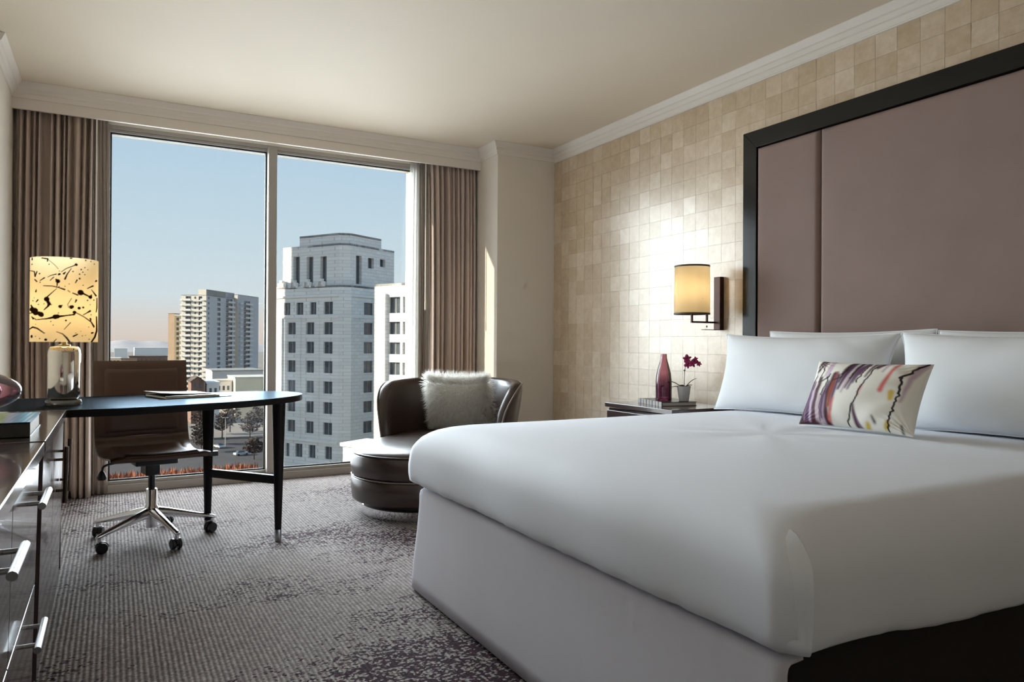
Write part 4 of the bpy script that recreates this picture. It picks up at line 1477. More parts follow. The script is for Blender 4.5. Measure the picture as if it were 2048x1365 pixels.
# ================================================================== LOUNGE CHAIR
LO = Vector((1.690, 4.215, 0))
ld = Vector((0.73, 0.683, 0)).normalized()        # from the seat towards the back
lq = Vector((-ld.y, ld.x, 0))
lc = thing('lounge_chair', 'dark brown leather round-backed lounge chair with long rounded seat by the window', 'lounge chair', tuple(LO))


def LW(p_, q_, z):
    v = LO + ld * p_ + lq * q_
    return (v.x, v.y, z)


def stad(r0, r1, L, z, n=20):
    """stadium outline: front radius r0 at 0, back radius r1 at L"""
    pts_ = []
    for i in range(n + 1):
        a = R(90 + 180 * i / n)
        pts_.append(LW(r0 * math.cos(a), r0 * math.sin(a), z))
    for i in range(n + 1):
        a = R(-90 + 180 * i / n)
        pts_.append(LW(L + r1 * math.cos(a), r1 * math.sin(a), z))
    return pts_


def stadium(levels, L=0.42, dr=0.0):
    return MB().rings([stad(r, r + dr, L, z) for z, r in levels])


stadium([(0.085, 0.395), (0.088, 0.412), (0.10, 0.424), (0.16, 0.430), (0.222, 0.428), (0.232, 0.420), (0.234, 0.405)]).build('lower_body', 'dark_leather', lc, smooth=60)
stadium([(0.236, 0.405), (0.240, 0.422), (0.25, 0.430), (0.30, 0.434), (0.360, 0.428), (0.370, 0.420), (0.372, 0.40)]).build('seat_band', 'dark_leather', lc, smooth=60)
lv = [(0.373, 0.405), (0.376, 0.420)]
for k in range(1, 9):
    a = R(90 * k / 8)
    lv.append((0.376 + 0.046 * math.sin(a), 0.02 + 0.40 * (math.cos(a) ** 0.55 if k < 8 else 0.0)))
stadium(lv).build('seat_cushion', 'dark_leather', lc, smooth=60)
for z, r_ in ((0.2345, 0.427), (0.3735, 0.424)):
    MB().tube(stad(r_, r_, 0.42, z), 0.0045, 8, closed=True).build('piping', 'piping_leather' if z < 0.3 else 'dark_leather', lc, smooth=180)
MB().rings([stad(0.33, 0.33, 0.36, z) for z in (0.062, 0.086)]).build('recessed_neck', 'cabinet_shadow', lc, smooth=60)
MB().rings([stad(r_, r_, 0.36, z) for z, r_ in ((0.0, 0.362), (0.004, 0.366), (0.056, 0.366), (0.062, 0.360))]).build('plinth_ring', 'chrome', lc, smooth=40)
# barrel back
BL, BR_, TH = 0.44, 0.455, 0.085


def back_pt(a, z, off):
    """a angle from the rear centre, off inwards from the outer skin"""
    fl_ = 0.05 * smoothstep(0.35, 0.78, z)
    r_ = BR_ + fl_ - off
    return LW(BL + r_ * math.cos(a) - 0.02, r_ * math.sin(a), z)


AM = R(112)
NB = 60
mb = MB()
rs_ = []
for i in range(NB + 1):
    t = -1 + 2 * i / NB
    a = AM * t
    e = abs(t)
    zt = 0.785 - 0.035 * e * e
    if e > 0.72:
        q = (e - 0.72) / 0.28
        zt -= 0.30 * (1 - math.sqrt(max(0, 1 - q * q)))
    zb = 0.30
    th = TH * (0.55 + 0.45 * math.sqrt(max(0, 1 - e ** 8)))
    rg = []
    for z_, of in ((zb, 0.0), (zb + 0.3 * (zt - zb), 0.0), (zb + 0.65 * (zt - zb), 0.0), (zt - 0.05, 0.0), (zt - 0.018, 0.006), (zt - 0.003, th * 0.28), (zt, th * 0.5), (zt - 0.003, th * 0.72), (zt - 0.018, th * 0.97), (zt - 0.05, th), (zb + 0.65 * (zt - zb), th * 1.12), (zb + 0.3 * (zt - zb), th * 1.12), (zb, th)):
        rg.append(back_pt(a, z_, of))
    rs_.append(rg)
mb.rings(rs_)
mb.build('barrel_back', 'dark_leather', lc, smooth=60)
pp = []
for i in range(NB + 1):
    t = -1 + 2 * i / NB
    e = abs(t)
    zt = 0.785 - 0.035 * e * e
    if e > 0.72:
        q = (e - 0.72) / 0.28
        zt -= 0.30 * (1 - math.sqrt(max(0, 1 - q * q)))
    pp.append(back_pt(AM * t, zt - 0.012, 0.004))
z_ = pp[0][2]
pp = [back_pt(-AM * 1.005, z_ - 0.05 * k, 0.010) for k in (3, 2, 1)] + pp + [back_pt(AM * 1.005, pp[-1][2] - 0.05 * k, 0.010) for k in (1, 2, 3)]
MB().tube(pp, 0.0055, 8).build('back_piping', 'piping_leather', lc, smooth=180)

# shaggy cushion on the chair
fc = thing('fur_cushion', 'shaggy cream long-hair fur cushion on the leather lounge chair', 'cushion', LW(0.62, 0.0, 0.43))
FMx = Matrix.Translation(LW(0.600, -0.03, 0.455)) @ Matrix.Rotation(math.atan2(lq.y, lq.x) - R(5), 4, 'Z') @ Matrix.Rotation(R(-14), 4, 'X') @ Matrix.Translation((0, 0, 0.17))
side = pillow_mb(0.45, 0.33, 0.15, 30, 22, 0.04, 5)
mb = MB()
mb.grid(30, 22, side(1), M=FMx).grid(30, 22, side(-1), M=FMx)
mb.build('pad', 'fur', fc, smooth=180)
rf = random.Random(9)
mb = MB()
for k in range(20000):
    u_, v_ = rf.random(), rf.random()
    sg = 1 if rf.random() < 0.70 else -1
    f0 = side(sg)
    if rf.random() < 0.22:
        w_ = rf.random()
        u_, v_ = rf.choice(((w_, 0.985), (w_, 0.99), (0.01, w_), (0.99, w_), (w_, 0.01)))
    p0 = Vector(f0(u_, v_))
    a_, b_ = u_ - 0.5, v_ - 0.5
    n0_ = Vector((a_ * 1.2 * abs(a_), sg * 0.5, b_ * 1.2 * abs(b_))).normalized()
    ln = rf.uniform(0.035, 0.085)
    dr_ = (n0_ * 0.55 + Vector((rf.uniform(-0.6, 0.6), rf.uniform(-0.2, 0.2), rf.uniform(-0.95, 0.25) + (1.1 if v_ > 0.90 else 0)))).normalized()
    p1 = p0 + dr_ * ln * 0.55
    p2 = p1 + (dr_ + Vector((rf.uniform(-0.5, 0.5), 0, rf.uniform(-0.8, 0.1)))).normalized() * ln * 0.45
    sd_ = dr_.cross(Vector((rf.uniform(-1, 1), 1, rf.uniform(-1, 1)))).normalized() * 0.0013
    mb.add([p0 - sd_, p0 + sd_, p1 + sd_ * 0.8, p1 - sd_ * 0.8, p2], [(0, 1, 2, 3), (3, 2, 4)], M=FMx)
me = bpy.data.meshes.new('fur_strands')
me.from_pydata(mb.v, [], mb.f)
me.materials.append(MATS['fur'])
fo_ = bpy.data.objects.new('fur_strands', me)
COL.objects.link(fo_)
adopt(fo_, fc)
fo_['kind'] = 'stuff'

# ================================================================== OUTSIDE THE WINDOW
GZ = -33.0                       # street level, eleven floors down
pmat('city_ground', C8(140, 132, 124), 0.9, var=0.28, vscale=0.02, bump=0)
pmat('asphalt', C8(66, 63, 64), 0.9, var=0.15, vscale=0.15)
pmat('limestone_plain', C8(230, 228, 222), 0.85, var=0.05, vscale=0.3)
pmat('roofing', C8(150, 148, 146), 0.9, var=0.1, vscale=0.2)
pmat('dark_roof', C8(84, 72, 66), 0.85, var=0.1, vscale=0.3)
pmat('pale_render', C8(206, 200, 188), 0.85, var=0.04, vscale=0.1)
pmat('grey_render', C8(186, 186, 188), 0.85, var=0.04, vscale=0.1)
pmat('tan_brick', C8(182, 154, 126), 0.85, var=0.08, vscale=0.4)
pmat('red_brick', C8(120, 92, 78), 0.85, var=0.12, vscale=0.5)
pmat('cream_render', C8(232, 214, 178), 0.85, var=0.04, vscale=0.1)
pmat('white_render', C8(232, 230, 226), 0.8, var=0.04, vscale=0.1)
pmat('balcony_concrete', C8(206, 206, 204), 0.85)
pmat('far_glass', C8(70, 78, 84), 0.15, spec=0.6, var=0.25, vscale=0.6)
pmat('far_frame', C8(150, 150, 148), 0.6)
pmat('hill_haze', C8(172, 168, 170), 0.95, var=0.08, vscale=0.01)  # pale grey puts distance haze into the hill colour
pmat('bare_branches', C8(70, 58, 52), 0.95, var=0.25, vscale=0.5)
pmat('autumn_shrub', C8(156, 92, 58), 0.95, var=0.3, vscale=0.8)
pmat('lamp_paint', C8(200, 198, 194), 0.5)
for i_, c_ in enumerate((C8(190, 190, 196), C8(70, 72, 86), C8(120, 56, 52), C8(210, 208, 200))):
    pmat('car_paint_%d' % i_, c_, 0.3, coat=0.5)

# limestone laid in courses (too far away to pick the blocks apart)
m, nt = new_mat('limestone')
co = nd(nt, 'ShaderNodeNewGeometry').outputs['Position']
sx = nd(nt, 'ShaderNodeSeparateXYZ', {0: co})
hz = math_(nt, 'ADD', math_(nt, 'MULTIPLY', sx.outputs[0], 0.7), math_(nt, 'MULTIPLY', sx.outputs[1], 0.7))
cv_ = nd(nt, 'ShaderNodeCombineXYZ', {0: hz, 1: sx.outputs[2]})
bt = nd(nt, 'ShaderNodeTexBrick', {'Vector': cv_.outputs[0], 'Color1': C8(236, 235, 231), 'Color2': C8(224, 223, 219), 'Mortar': C8(190, 190, 188), 'Scale': 1.0, 'Mortar Size': 0.03, 'Brick Width': 1.5, 'Row Height': 0.62})
nn_ = nd(nt, 'ShaderNodeTexNoise', {'Vector': co, 'Scale': 0.35, 'Detail': 4.0})
cc_ = mixc(nt, math_(nt, 'MULTIPLY', nn_.outputs[0], 0.25), bt.outputs[0], C8(206, 202, 194))
p = nd(nt, 'ShaderNodeBsdfPrincipled', {'Base Color': cc_, 'Roughness': 0.85})
finish(nt, p.outputs[0])

g = MB().box(-2500, 3500, 12, 5000, GZ - 1, GZ).build('city_ground', 'city_ground')
struct(g)
pk = MB().box(-10, 90, 150, 275, GZ, GZ + 0.05).build('parking_lot', 'asphalt')
struct(pk)


def facade(parent, mat, c0, dr_, nrm_, L, z0, z1, wins, depth=0.35, name='wall', mull=1, wname='window'):
    """wall with real openings; each window is a part set back in its reveal"""
    c0, dr_, nrm_ = Vector(c0), Vector(dr_), Vector(nrm_)
    xs = sorted({0.0, L} | {round(v, 3) for w in wins for v in w[:2]})
    zs = sorted({z0, z1} | {round(v, 3) for w in wins for v in w[2:4]})

    def P3(s_, z, d=0.0):
        v = c0 + dr_ * s_ - nrm_ * d
        return (v.x, v.y, z)
    mb = MB()
    for i in range(len(xs) - 1):
        for j in range(len(zs) - 1):
            mx_, mz_ = (xs[i] + xs[i + 1]) / 2, (zs[j] + zs[j + 1]) / 2
            if any(w[0] < mx_ < w[1] and w[2] < mz_ < w[3] for w in wins):
                continue
            mb.add([P3(xs[i], zs[j]), P3(xs[i + 1], zs[j]), P3(xs[i + 1], zs[j + 1]), P3(xs[i], zs[j + 1])], [(0, 1, 2, 3)])
    for a, b, c, d in wins:
        for q in (((a, c), (b, c)), ((a, d), (b, d)), ((a, c), (a, d)), ((b, c), (b, d))):
            (s0, za), (s1, zb_) = q
            mb.add([P3(s0, za), P3(s1, zb_), P3(s1, zb_, depth), P3(s0, za, depth)], [(0, 1, 2, 3)])
    mb.build(name, mat, parent)
    cache = {}
    for a, b, c, d in wins:
        key = (round(b - a, 2), round(d - c, 2))
        ctr = c0 + dr_ * ((a + b) / 2) - nrm_ * (depth - 0.02)
        if key not in cache:
            w_, h_ = (b - a) / 2, (d - c) / 2
            wb = MB()

            def Q(x, z, t, dr_=dr_, nrm_=nrm_):
                v = dr_ * x + nrm_ * t
                return (v.x, v.y, z)
            wb.add([Q(-w_, -h_, 0), Q(w_, -h_, 0), Q(w_, h_, 0), Q(-w_, h_, 0)], [(0, 1, 2, 3)], 0)
            bars = [(-w_, -w_ + 0.09), (w_ - 0.09, w_)]
            for k in range(mull):
                x = -w_ + 2 * w_ * (k + 1) / (mull + 1)
                bars.append((x - 0.06, x + 0.06))
            for x0_, x1_ in bars:
                wb.add([Q(x0_, -h_, 0.05), Q(x1_, -h_, 0.05), Q(x1_, h_, 0.05), Q(x0_, h_, 0.05), Q(x0_, -h_, 0), Q(x0_, h_, 0), Q(x1_, -h_, 0), Q(x1_, h_, 0)],
                       [(0, 1, 2, 3), (4, 0, 3, 5), (1, 6, 7, 2)], 1)
            me_, off_ = wb.mesh(wname, ['far_glass', 'far_frame'])
            cache[key] = (me_, off_)
        me_, off_ = cache[key]
        o = bpy.data.objects.new(wname, me_)
        COL.objects.link(o)
        o.location = Vector((ctr.x, ctr.y, (c + d) / 2)) + off_
        adopt(o, parent)


def poly_roof(parent, pts_, z, mat='roofing', name='roof', th=0.0):
    MB().rings([[(x, y, z - 0.4) for x, y in pts_], [(x, y, z) for x, y in pts_]]).build(name, mat, parent)


A2, B2 = Vector((-0.515, 0.857)), Vector((0.857, 0.515))
N1, N2 = Vector((-0.857, -0.515)), Vector((0.515, -0.857))
C0 = Vector((36.59, 128.31))
tw = thing('stone_tower', 'pale limestone office tower with stepped crown seen through the right-hand pane', 'building', (C0.x, C0.y, GZ))
rows = [(6.22, 8.5), (2.54, 4.76), (-0.98, 1.15), (-4.6, -2.38), (-8.32, -6.10), (-12.03, -9.90), (-15.85, -13.63)]
wl = []
for k, (za, zb_) in enumerate(rows):
    cs = ((3.03, 5.26), (7.15, 8.80), (10.48, 12.31), (13.9, 15.51), (17.6, 19.4)) if k == 0 else ((3.03, 5.26), (7.66, 9.71), (12.44, 14.57), (17.3, 19.4))
    wl += [(a, b, za, zb_) for a, b in cs]
wl += [(3.03, 4.8, -20.3, -18.0), (7.15, 8.9, -20.4, -18.0), (10.48, 12.4, -20.5, -18.0), (13.9, 14.9, -20.6, -18.1), (17.3, 19.0, -20.6, -18.1)]
facade(tw, 'limestone', C0 + A2 * 1.6, A2, N1, 17.2, GZ, 11.5, [(a - 1.6, b - 1.6, c, d) for a, b, c, d in wl if b < 18])
wr = [(5.0, 7.6, a, b) for a, b in rows]
facade(tw, 'limestone', C0 + B2 * 1.6, B2, N2, 20.0, GZ, 11.5, [(a - 1.6, b - 1.6, c, d) for a, b, c, d in wr])
cn = (A2 + B2).normalized()
ca, cb2 = C0 + A2 * 1.6, C0 + B2 * 1.6
facade(tw, 'limestone', ca, (cb2 - ca).normalized(), Vector((-(cb2 - ca).normalized().y * -1, -(cb2 - ca).normalized().x)), (cb2 - ca).length, GZ, 11.5, [])
poly_roof(tw, [tuple(C0 + A2 * 1.6), tuple(C0 + A2 * 18.8), tuple(C0 + A2 * 18.8 + B2 * 21.6), tuple(C0 + B2 * 21.6), tuple(C0 + B2 * 1.6)], 11.5)
# pilaster fins and cornice steps
for s0 in (6.2, 10.9, 15.8):
    v0 = C0 + A2 * s0
    q = [v0 - N1 * -0.28, v0 + A2 * 0.45 - N1 * -0.28, v0 + A2 * 0.45, v0]
    MB().prism([(v.x, v.y) for v in q], -17.0, 5.6).build('pilaster', 'limestone', tw)
for z0_, z1_, o_ in ((9.4, 9.75, 0.22), (-17.4, -17.0, 0.25), (5.55, 5.8, 0.15)):
    q = [C0 + A2 * 1.6 + N1 * o_, C0 + A2 * 18.8 + N1 * o_, C0 + A2 * 18.8, C0 + A2 * 1.6]
    MB().prism([(v.x, v.y) for v in q], z0_, z1_).build('string_course', 'limestone_plain', tw)
    q = [C0 + B2 * 1.6 + N2 * o_, C0 + B2 * 21.0 + N2 * o_, C0 + B2 * 21.0, C0 + B2 * 1.6]
    MB().prism([(v.x, v.y) for v in q], z0_, z1_).build('string_course', 'limestone_plain', tw)


# setback tiers
def tier(inset, la, lb, z0_, z1_, wl_, wr_, ch_):
    D0 = C0 + A2 * inset + B2 * inset
    a0, b0 = D0 + A2 * ch_, D0 + B2 * ch_
    facade(tw, 'limestone', a0, A2, N1, la - ch_, z0_, z1_, [(a - inset - ch_, b - inset - ch_, c, d) for a, b, c, d in wl_], 0.7)
    facade(tw, 'limestone', b0, B2, N2, lb - ch_, z0_, z1_, [(a - inset - ch_, b - inset - ch_, c, d) for a, b, c, d in wr_], 0.7)
    dd = (b0 - a0).normalized()
    facade(tw, 'limestone', a0, dd, Vector((dd.y, -dd.x)), (b0 - a0).length, z0_, z1_, [])
    poly_roof(tw, [tuple(a0), tuple(D0 + A2 * la), tuple(D0 + A2 * la + B2 * lb), tuple(D0 + B2 * lb), tuple(b0)], z1_)
    pl = [D0 + A2 * la, D0 + A2 * la + B2 * lb, D0 + B2 * lb]
    for p0, p1 in ((pl[0], pl[1]), (pl[1], pl[2])):
        MB().add([(p0.x, p0.y, z0_), (p1.x, p1.y, z0_), (p1.x, p1.y, z1_), (p0.x, p0.y, z1_)], [(0, 1, 2, 3)]).build('wall', 'limestone', tw)


tier(0.8, 16.0, 13.8, 11.5, 19.2, [(5.4, 7.0, 12.2, 17.0), (8.8, 10.5, 12.2, 17.1), (12.3, 14.0, 12.2, 17.3)], [(3.6, 5.2, 11.9, 17.2), (6.9, 8.6, 15.1, 17.1), (10.3, 11.9, 15.7, 17.2)], 1.4)
tier(1.4, 11.6, 10.0, 19.2, 21.2, [], [], 1.6)
for s0 in (6.2, 9.7, 13.2, 16.4):
    v0 = C0 + A2 * s0 + N1 * 0.15
    for k, (hw, zt) in enumerate(((1.2, 12.0), (0.8, 12.7), (0.4, 13.2))):
        q = [v0 - A2 * hw, v0 + A2 * hw, v0 + A2 * hw + B2 * 0.7, v0 - A2 * hw + B2 * 0.7]
        MB().prism([(v.x, v.y) for v in q], 11.3, zt - 0.4).build('stepped_ornament', 'limestone_plain', tw)

# the sunlit wing standing nearer
W0 = Vector((37.355, 114.18))
wg = thing('stone_wing', 'sunlit pale limestone wing standing in front of the stone tower at right', 'building', (W0.x, W0.y, GZ))
MA = -A2
wrows = [(5.8, 8.4), (2.41, 4.42), (-0.8, 1.12), (-4.1, -2.08), (-7.45, -5.45), (-10.9, -8.9), (-14.3, -12.3), (-17.7, -15.7)]
ww = []
for za, zb_ in wrows:
    ww += [(2.93, 5.39, za, zb_), (5.9, 8.2, za, zb_), (10.5, 13.0, za, zb_)]
facade(wg, 'limestone', W0, MA, N1, 18.0, GZ, 10.6, ww, 0.55)
We = W0 + MA * 18.0
for p0, p1 in ((W0, W0 + B2 * 22), (We, We + B2 * 22), (W0 + B2 * 22, We + B2 * 22)):
    MB().add([(p0.x, p0.y, GZ), (p1.x, p1.y, GZ), (p1.x, p1.y, 10.6), (p0.x, p0.y, 10.6)], [(0, 1, 2, 3)]).build('wall', 'limestone', wg)
poly_roof(wg, [tuple(W0), tuple(We), tuple(We + B2 * 22), tuple(W0 + B2 * 22)], 10.6)
for s0 in (2.2, 9.4):
    v0 = W0 + MA * s0
    q = [v0 + N1 * 0.5, v0 + MA * 0.5 + N1 * 0.5, v0 + MA * 0.5, v0]
    MB().prism([(v.x, v.y) for v in q], -19.0, 9.0).build('pilaster', 'limestone', wg)

# sunlit podium roof block in front
pdm = thing('stone_podium', 'low sunlit cream stone block at the foot of the stone tower', 'building', (30.0, 99.0, GZ))
q0 = Vector((28.6, 101.0))
qq = [q0, q0 + B2 * 5, q0 + B2 * 5 - A2 * 8, q0 - A2 * 8]
MB().prism([(v.x, v.y) for v in qq], GZ, -13.6).build('wall', 'limestone', pdm)
MB().prism([(v.x, v.y) for v in [q0 + N1 * 0.3 + A2 * 0.3, q0 + B2 * 5.3 + A2 * 0.3, q0 + B2 * 5.3 - A2 * 8.3, q0 - A2 * 8.3 + N1 * 0.3]], -13.6, -13.1).build('parapet', 'limestone_plain', pdm)

# ------------------------------------------------------------------ apartment towers
th_ = R(35)
AA, BB = Vector((-math.cos(th_), math.sin(th_))), Vector((math.sin(th_), math.cos(th_)))
NA, NB_ = Vector((-BB.x, -BB.y)), Vector((-AA.x, -AA.y))
T0 = Vector((49.13, 468.7))


def balcony(parent, c0, dr_, nrm_, s0, s1, z, out_, mat='balcony_concrete', cache={}):
    key = (round(dr_.x, 3), round(s1 - s0, 2), out_)
    ctr = c0 + dr_ * ((s0 + s1) / 2)
    if key not in cache:
        w_ = (s1 - s0) / 2
        mb = MB()

        def bx_(x0, x1, t0, t1, za, zb_):
            vs__ = []
            for zz_ in (za, zb_):
                for tt in (t0, t1):
                    for xx in (x0, x1):
                        v = dr_ * xx + nrm_ * tt
                        vs__.append((v.x, v.y, zz_))
            mb.add(vs__, [(0, 2, 3, 1), (4, 5, 7, 6), (0, 1, 5, 4), (2, 6, 7, 3), (0, 4, 6, 2), (1, 3, 7, 5)])
        bx_(-w_, w_, 0, out_, -0.25, 0.0)
        bx_(-w_, w_, out_ - 0.1, out_, 0.0, 0.95)
        me_, off_ = mb.mesh('balcony', mat)
        cache[key] = (me_, off_)
    me_, off_ = cache[key]
    o = bpy.data.objects.new('balcony', me_)
    COL.objects.link(o)
    o.location = Vector((ctr.x, ctr.y, z)) + off_
    adopt(o, parent)


ap = thing('apartment_tower', 'tall pale apartment tower with stacked balconies and one sunlit side', 'building', (T0.x, T0.y, GZ))
FL = 3.05
nfl = 19
fz = [29.0 - FL * (k + 1) for k in range(nfl)]
wa = []
for z in fz:
    wa += [(2.6, 4.9, z + 0.3, z + 2.4), (9.6, 13.1, z + 0.2, z + 2.5)]
wa2 = [(5.6, 8.6, z + 0.3, z + 2.4) for z in fz]
facade(ap, 'pale_render', T0, AA, NA, 16.0, GZ, 29.2, wa + [(6.4, 7.6, z + 0.9, z + 2.2) for z in fz], 0.5, mull=1)
wb_ = []
for z in fz:
    wb_ += [(2.2, 3.6, z + 0.8, z + 2.2), (13.0, 17.0, z + 0.5, z + 2.3), (24.0, 32.0, z + 0.2, z + 2.5)]
facade(ap, 'grey_render', T0, BB, NB_, 34.4, GZ, 32.6, wb_, 0.5, mull=2)
poly_roof(ap, [tuple(T0), tuple(T0 + AA * 16), tuple(T0 + AA * 16 + BB * 34.4), tuple(T0 + BB * 34.4)], 29.2)
# raised parapet block at the corner
q = [T0, T0 + AA * 5.2, T0 + AA * 5.2 + BB * 34.4, T0 + BB * 34.4]
MB().prism([(v.x, v.y) for v in q], 29.2, 32.6).build('roof_block', 'pale_render', ap)
for z in fz:
    balcony(ap, T0, AA, NA, 9.2, 13.4, z, 1.6)
    balcony(ap, T0, AA, NA, 0.4, 3.0, z, 1.6)
    balcony(ap, T0, AA, NA, 14.2, 16.0, z, 1.4)
    balcony(ap, T0, BB, NB_, 23.6, 32.4, z, 1.8)

T1 = T0 + BB * 39.0
ap2 = thing('apartment_tower', 'second pale apartment tower in shade beside the window mullion', 'building', (T1.x, T1.y, GZ))
wb_ = []
for z in fz:
    wb_ += [(9.0, 17.5, z + 0.3, z + 2.5)]
facade(ap2, 'grey_render', T1, BB, NB_, 30.0, GZ, 32.2, wb_, 0.5, mull=3)
poly_roof(ap2, [tuple(T1), tuple(T1 + BB * 30), tuple(T1 + BB * 30 + AA * 14), tuple(T1 + AA * 14)], 32.2)
MB().add([(T1.x, T1.y, GZ), ((T1 + AA * 14).x, (T1 + AA * 14).y, GZ), ((T1 + AA * 14).x, (T1 + AA * 14).y, 32.2), (T1.x, T1.y, 32.2)], [(0, 1, 2, 3)]).build('wall', 'pale_render', ap2)
for z in fz:
    balcony(ap2, T1, BB, NB_, 8.0, 18.5, z, 1.8)
    balcony(ap2, T1, BB, NB_, 1.0, 4.5, z, 1.6)
# recessed link between them
T2 = T0 + BB * 34.4 + AA * 2.2
MB().add([(T2.x, T2.y, GZ), ((T2 + BB * 4.6).x, (T2 + BB * 4.6).y, GZ), ((T2 + BB * 4.6).x, (T2 + BB * 4.6).y, 30.0), (T2.x, T2.y, 30.0)], [(0, 1, 2, 3)]).build('link_wall', 'red_brick', ap)

# slimmer brick tower at the left
S0 = Vector((33.5, 492.0))
sl = thing('brick_tower', 'slim tan brick tower at the left of the apartment towers', 'building', (S0.x, S0.y, GZ))
ws = [(1.0, 2.6, z + 0.6, z + 2.2) for z in fz[4:]]
facade(sl, 'tan_brick', S0, AA, NA, 4.2, GZ, 18.6, [], 0.3)
facade(sl, 'cream_render', S0, BB, NB_, 10.0, GZ, 17.2, [(2.0, 5.0, z + 0.5, z + 2.3) for z in fz[4:]], 0.4)
poly_roof(sl, [tuple(S0), tuple(S0 + AA * 4.2), tuple(S0 + AA * 4.2 + BB * 10), tuple(S0 + BB * 10)], 18.6)


# ------------------------------------------------------------------ low buildings
def block(name, label, x0, x1, y, dep, z1, mat, roofm='roofing', rows_=(), ang=0.0, gable=False):
    b = thing(name, label, 'building', ((x0 + x1) / 2, y, GZ))
    wl_ = [w for w in rows_]
    facade(b, mat, (x0, y), (1, 0), (0, -1), x1 - x0, GZ, z1, wl_, 0.4)
    mb = MB()
    for p0, p1 in (((x0, y), (x0, y + dep)), ((x1, y), (x1, y + dep)), ((x0, y + dep), (x1, y + dep))):
        mb.add([(p0[0], p0[1], GZ), (p1[0], p1[1], GZ), (p1[0], p1[1], z1), (p0[0], p0[1], z1)], [(0, 1, 2, 3)])
    mb.build('wall', mat, b)
    if gable:
        xm = (x0 + x1) / 2
        zr = z1 + (x1 - x0) * 0.38
        g_ = MB().add([(x0, y, z1), (x1, y, z1), (xm, y, zr), (x0, y + dep, z1), (x1, y + dep, z1), (xm, y + dep, zr)], [(0, 1, 2), (3, 5, 4)])
        g_.build('gable_wall', mat, b)
        MB().add([(x0 - .4, y - .4, z1 - .3), (xm, y - .4, zr), (xm, y + dep + .4, zr), (x0 - .4, y + dep + .4, z1 - .3), (x0 - .4, y - .4, z1), (xm, y - .4, zr + .3), (xm, y + dep + .4, zr + .3), (x0 - .4, y + dep + .4, z1)],
                 [(0, 1, 2, 3), (4, 7, 6, 5), (0, 4, 5, 1), (3, 2, 6, 7)]).build('roof', roofm, b)
        MB().add([(x1 + .4, y - .4, z1 - .3), (xm, y - .4, zr), (xm, y + dep + .4, zr), (x1 + .4, y + dep + .4, z1 - .3), (x1 + .4, y - .4, z1), (xm, y - .4, zr + .3), (xm, y + dep + .4, zr + .3), (x1 + .4, y + dep + .4, z1)],
                 [(0, 1, 2, 3), (4, 7, 6, 5), (0, 4, 5, 1), (3, 2, 6, 7)]).build('roof', roofm, b)
    else:
        MB().box(x0 - 0.3, x1 + 0.3, y - 0.3, y + dep, z1, z1 + 0.6).build('roof', roofm, b)
    return b


def wrow(n, L, z0_, z1_, m_=1.5, w_=None):
    st_ = (L - 2 * m_) / n
    w_ = w_ or st_ * 0.5
    return [(m_ + st_ * k + (st_ - w_) / 2, m_ + st_ * k + (st_ + w_) / 2, z0_, z1_) for k in range(n)]


block('brick_house', 'brown brick gabled building beyond the desk chair', 28.6, 33.6, 326, 14, -15.5, 'red_brick', 'dark_roof', wrow(2, 5.0, -18.2, -16.4, 0.6), gable=True)
block('long_hall', 'long cream sunlit hall beneath the apartment towers', 48.5, 64.0, 345, 24, -15.4, 'cream_render', 'pale_render', [])
block('flat_roofed_hall', 'grey flat-roofed building behind the cream hall', 45.0, 70.0, 400, 30, -14.2, 'grey_render', 'roofing', [])
block('white_shed', 'small white flat-roofed building beside the brown brick house', 35.0, 40.0, 330, 12, -16.6, 'white_render', 'white_render', wrow(2, 5.0, -20.5, -18.6, 0.5))
block('white_shed', 'white low building between the brick house and the cream hall', 41.0, 48.0, 352, 14, -17.0, 'white_render', 'pale_render', wrow(3, 7.0, -21.0, -19.0, 0.6))
block('brown_block', 'brown flat-roofed mid-rise block on the horizon behind the desk chair', 12.0, 40.0, 664, 30, -11.5, 'red_brick', 'dark_roof', wrow(8, 28.0, -15.5, -13.2, 1.0))
block('brown_block', 'second brown block left of the mid-rise on the horizon', 6.0, 17.0, 640, 18, -13.0, 'tan_brick', 'dark_roof', wrow(4, 11.0, -16.5, -14.5, 0.8))
block('cream_block', 'cream block at the left edge of the window view', -3.0, 6.2, 670, 20, -13.0, 'cream_render', 'white_render', wrow(3, 9.0, -16.5, -14.5, 0.8))
block('white_warehouse', 'long white warehouse roof on the horizon', 24.0, 66.0, 1010, 40, -7.2, 'white_render', 'white_render', [])
block('white_warehouse', 'pale roof on the horizon near the lamp-side drape', 2.0, 16.0, 1000, 30, -8.0, 'white_render', 'white_render', [])
# unseen tower added left of the view to cast shade on the stone tower
block('shade_tower', 'plain pale tower added out of view at left to shade the stone tower', -42, -21, 137, 19, 44, 'grey_render', 'roofing', wrow(6, 21, 2, 5) + wrow(6, 21, 8, 11) + wrow(6, 21, -4, -1))

# hills on the horizon
rh = random.Random(2)
hl = MB()
hp_ = []
for i in range(121):
    x = -900 + 2400 * i / 120
    z = -6 + 7 * math.sin(x * 0.006) + 5 * math.sin(x * 0.017 + 1) + 3 * math.sin(x * 0.05)
    hp_.append((x, z))
rs_ = [[(x, 2600, GZ) for x, z in hp_], [(x, 2750, (z + GZ) * 0.45) for x, z in hp_], [(x, 2900, z) for x, z in hp_], [(x, 3300, z + 4) for x, z in hp_]]
hl.rings(rs_, cap0=False, cap1=False, closed=False)
struct(hl.build('hills', 'hill_haze', smooth=60))


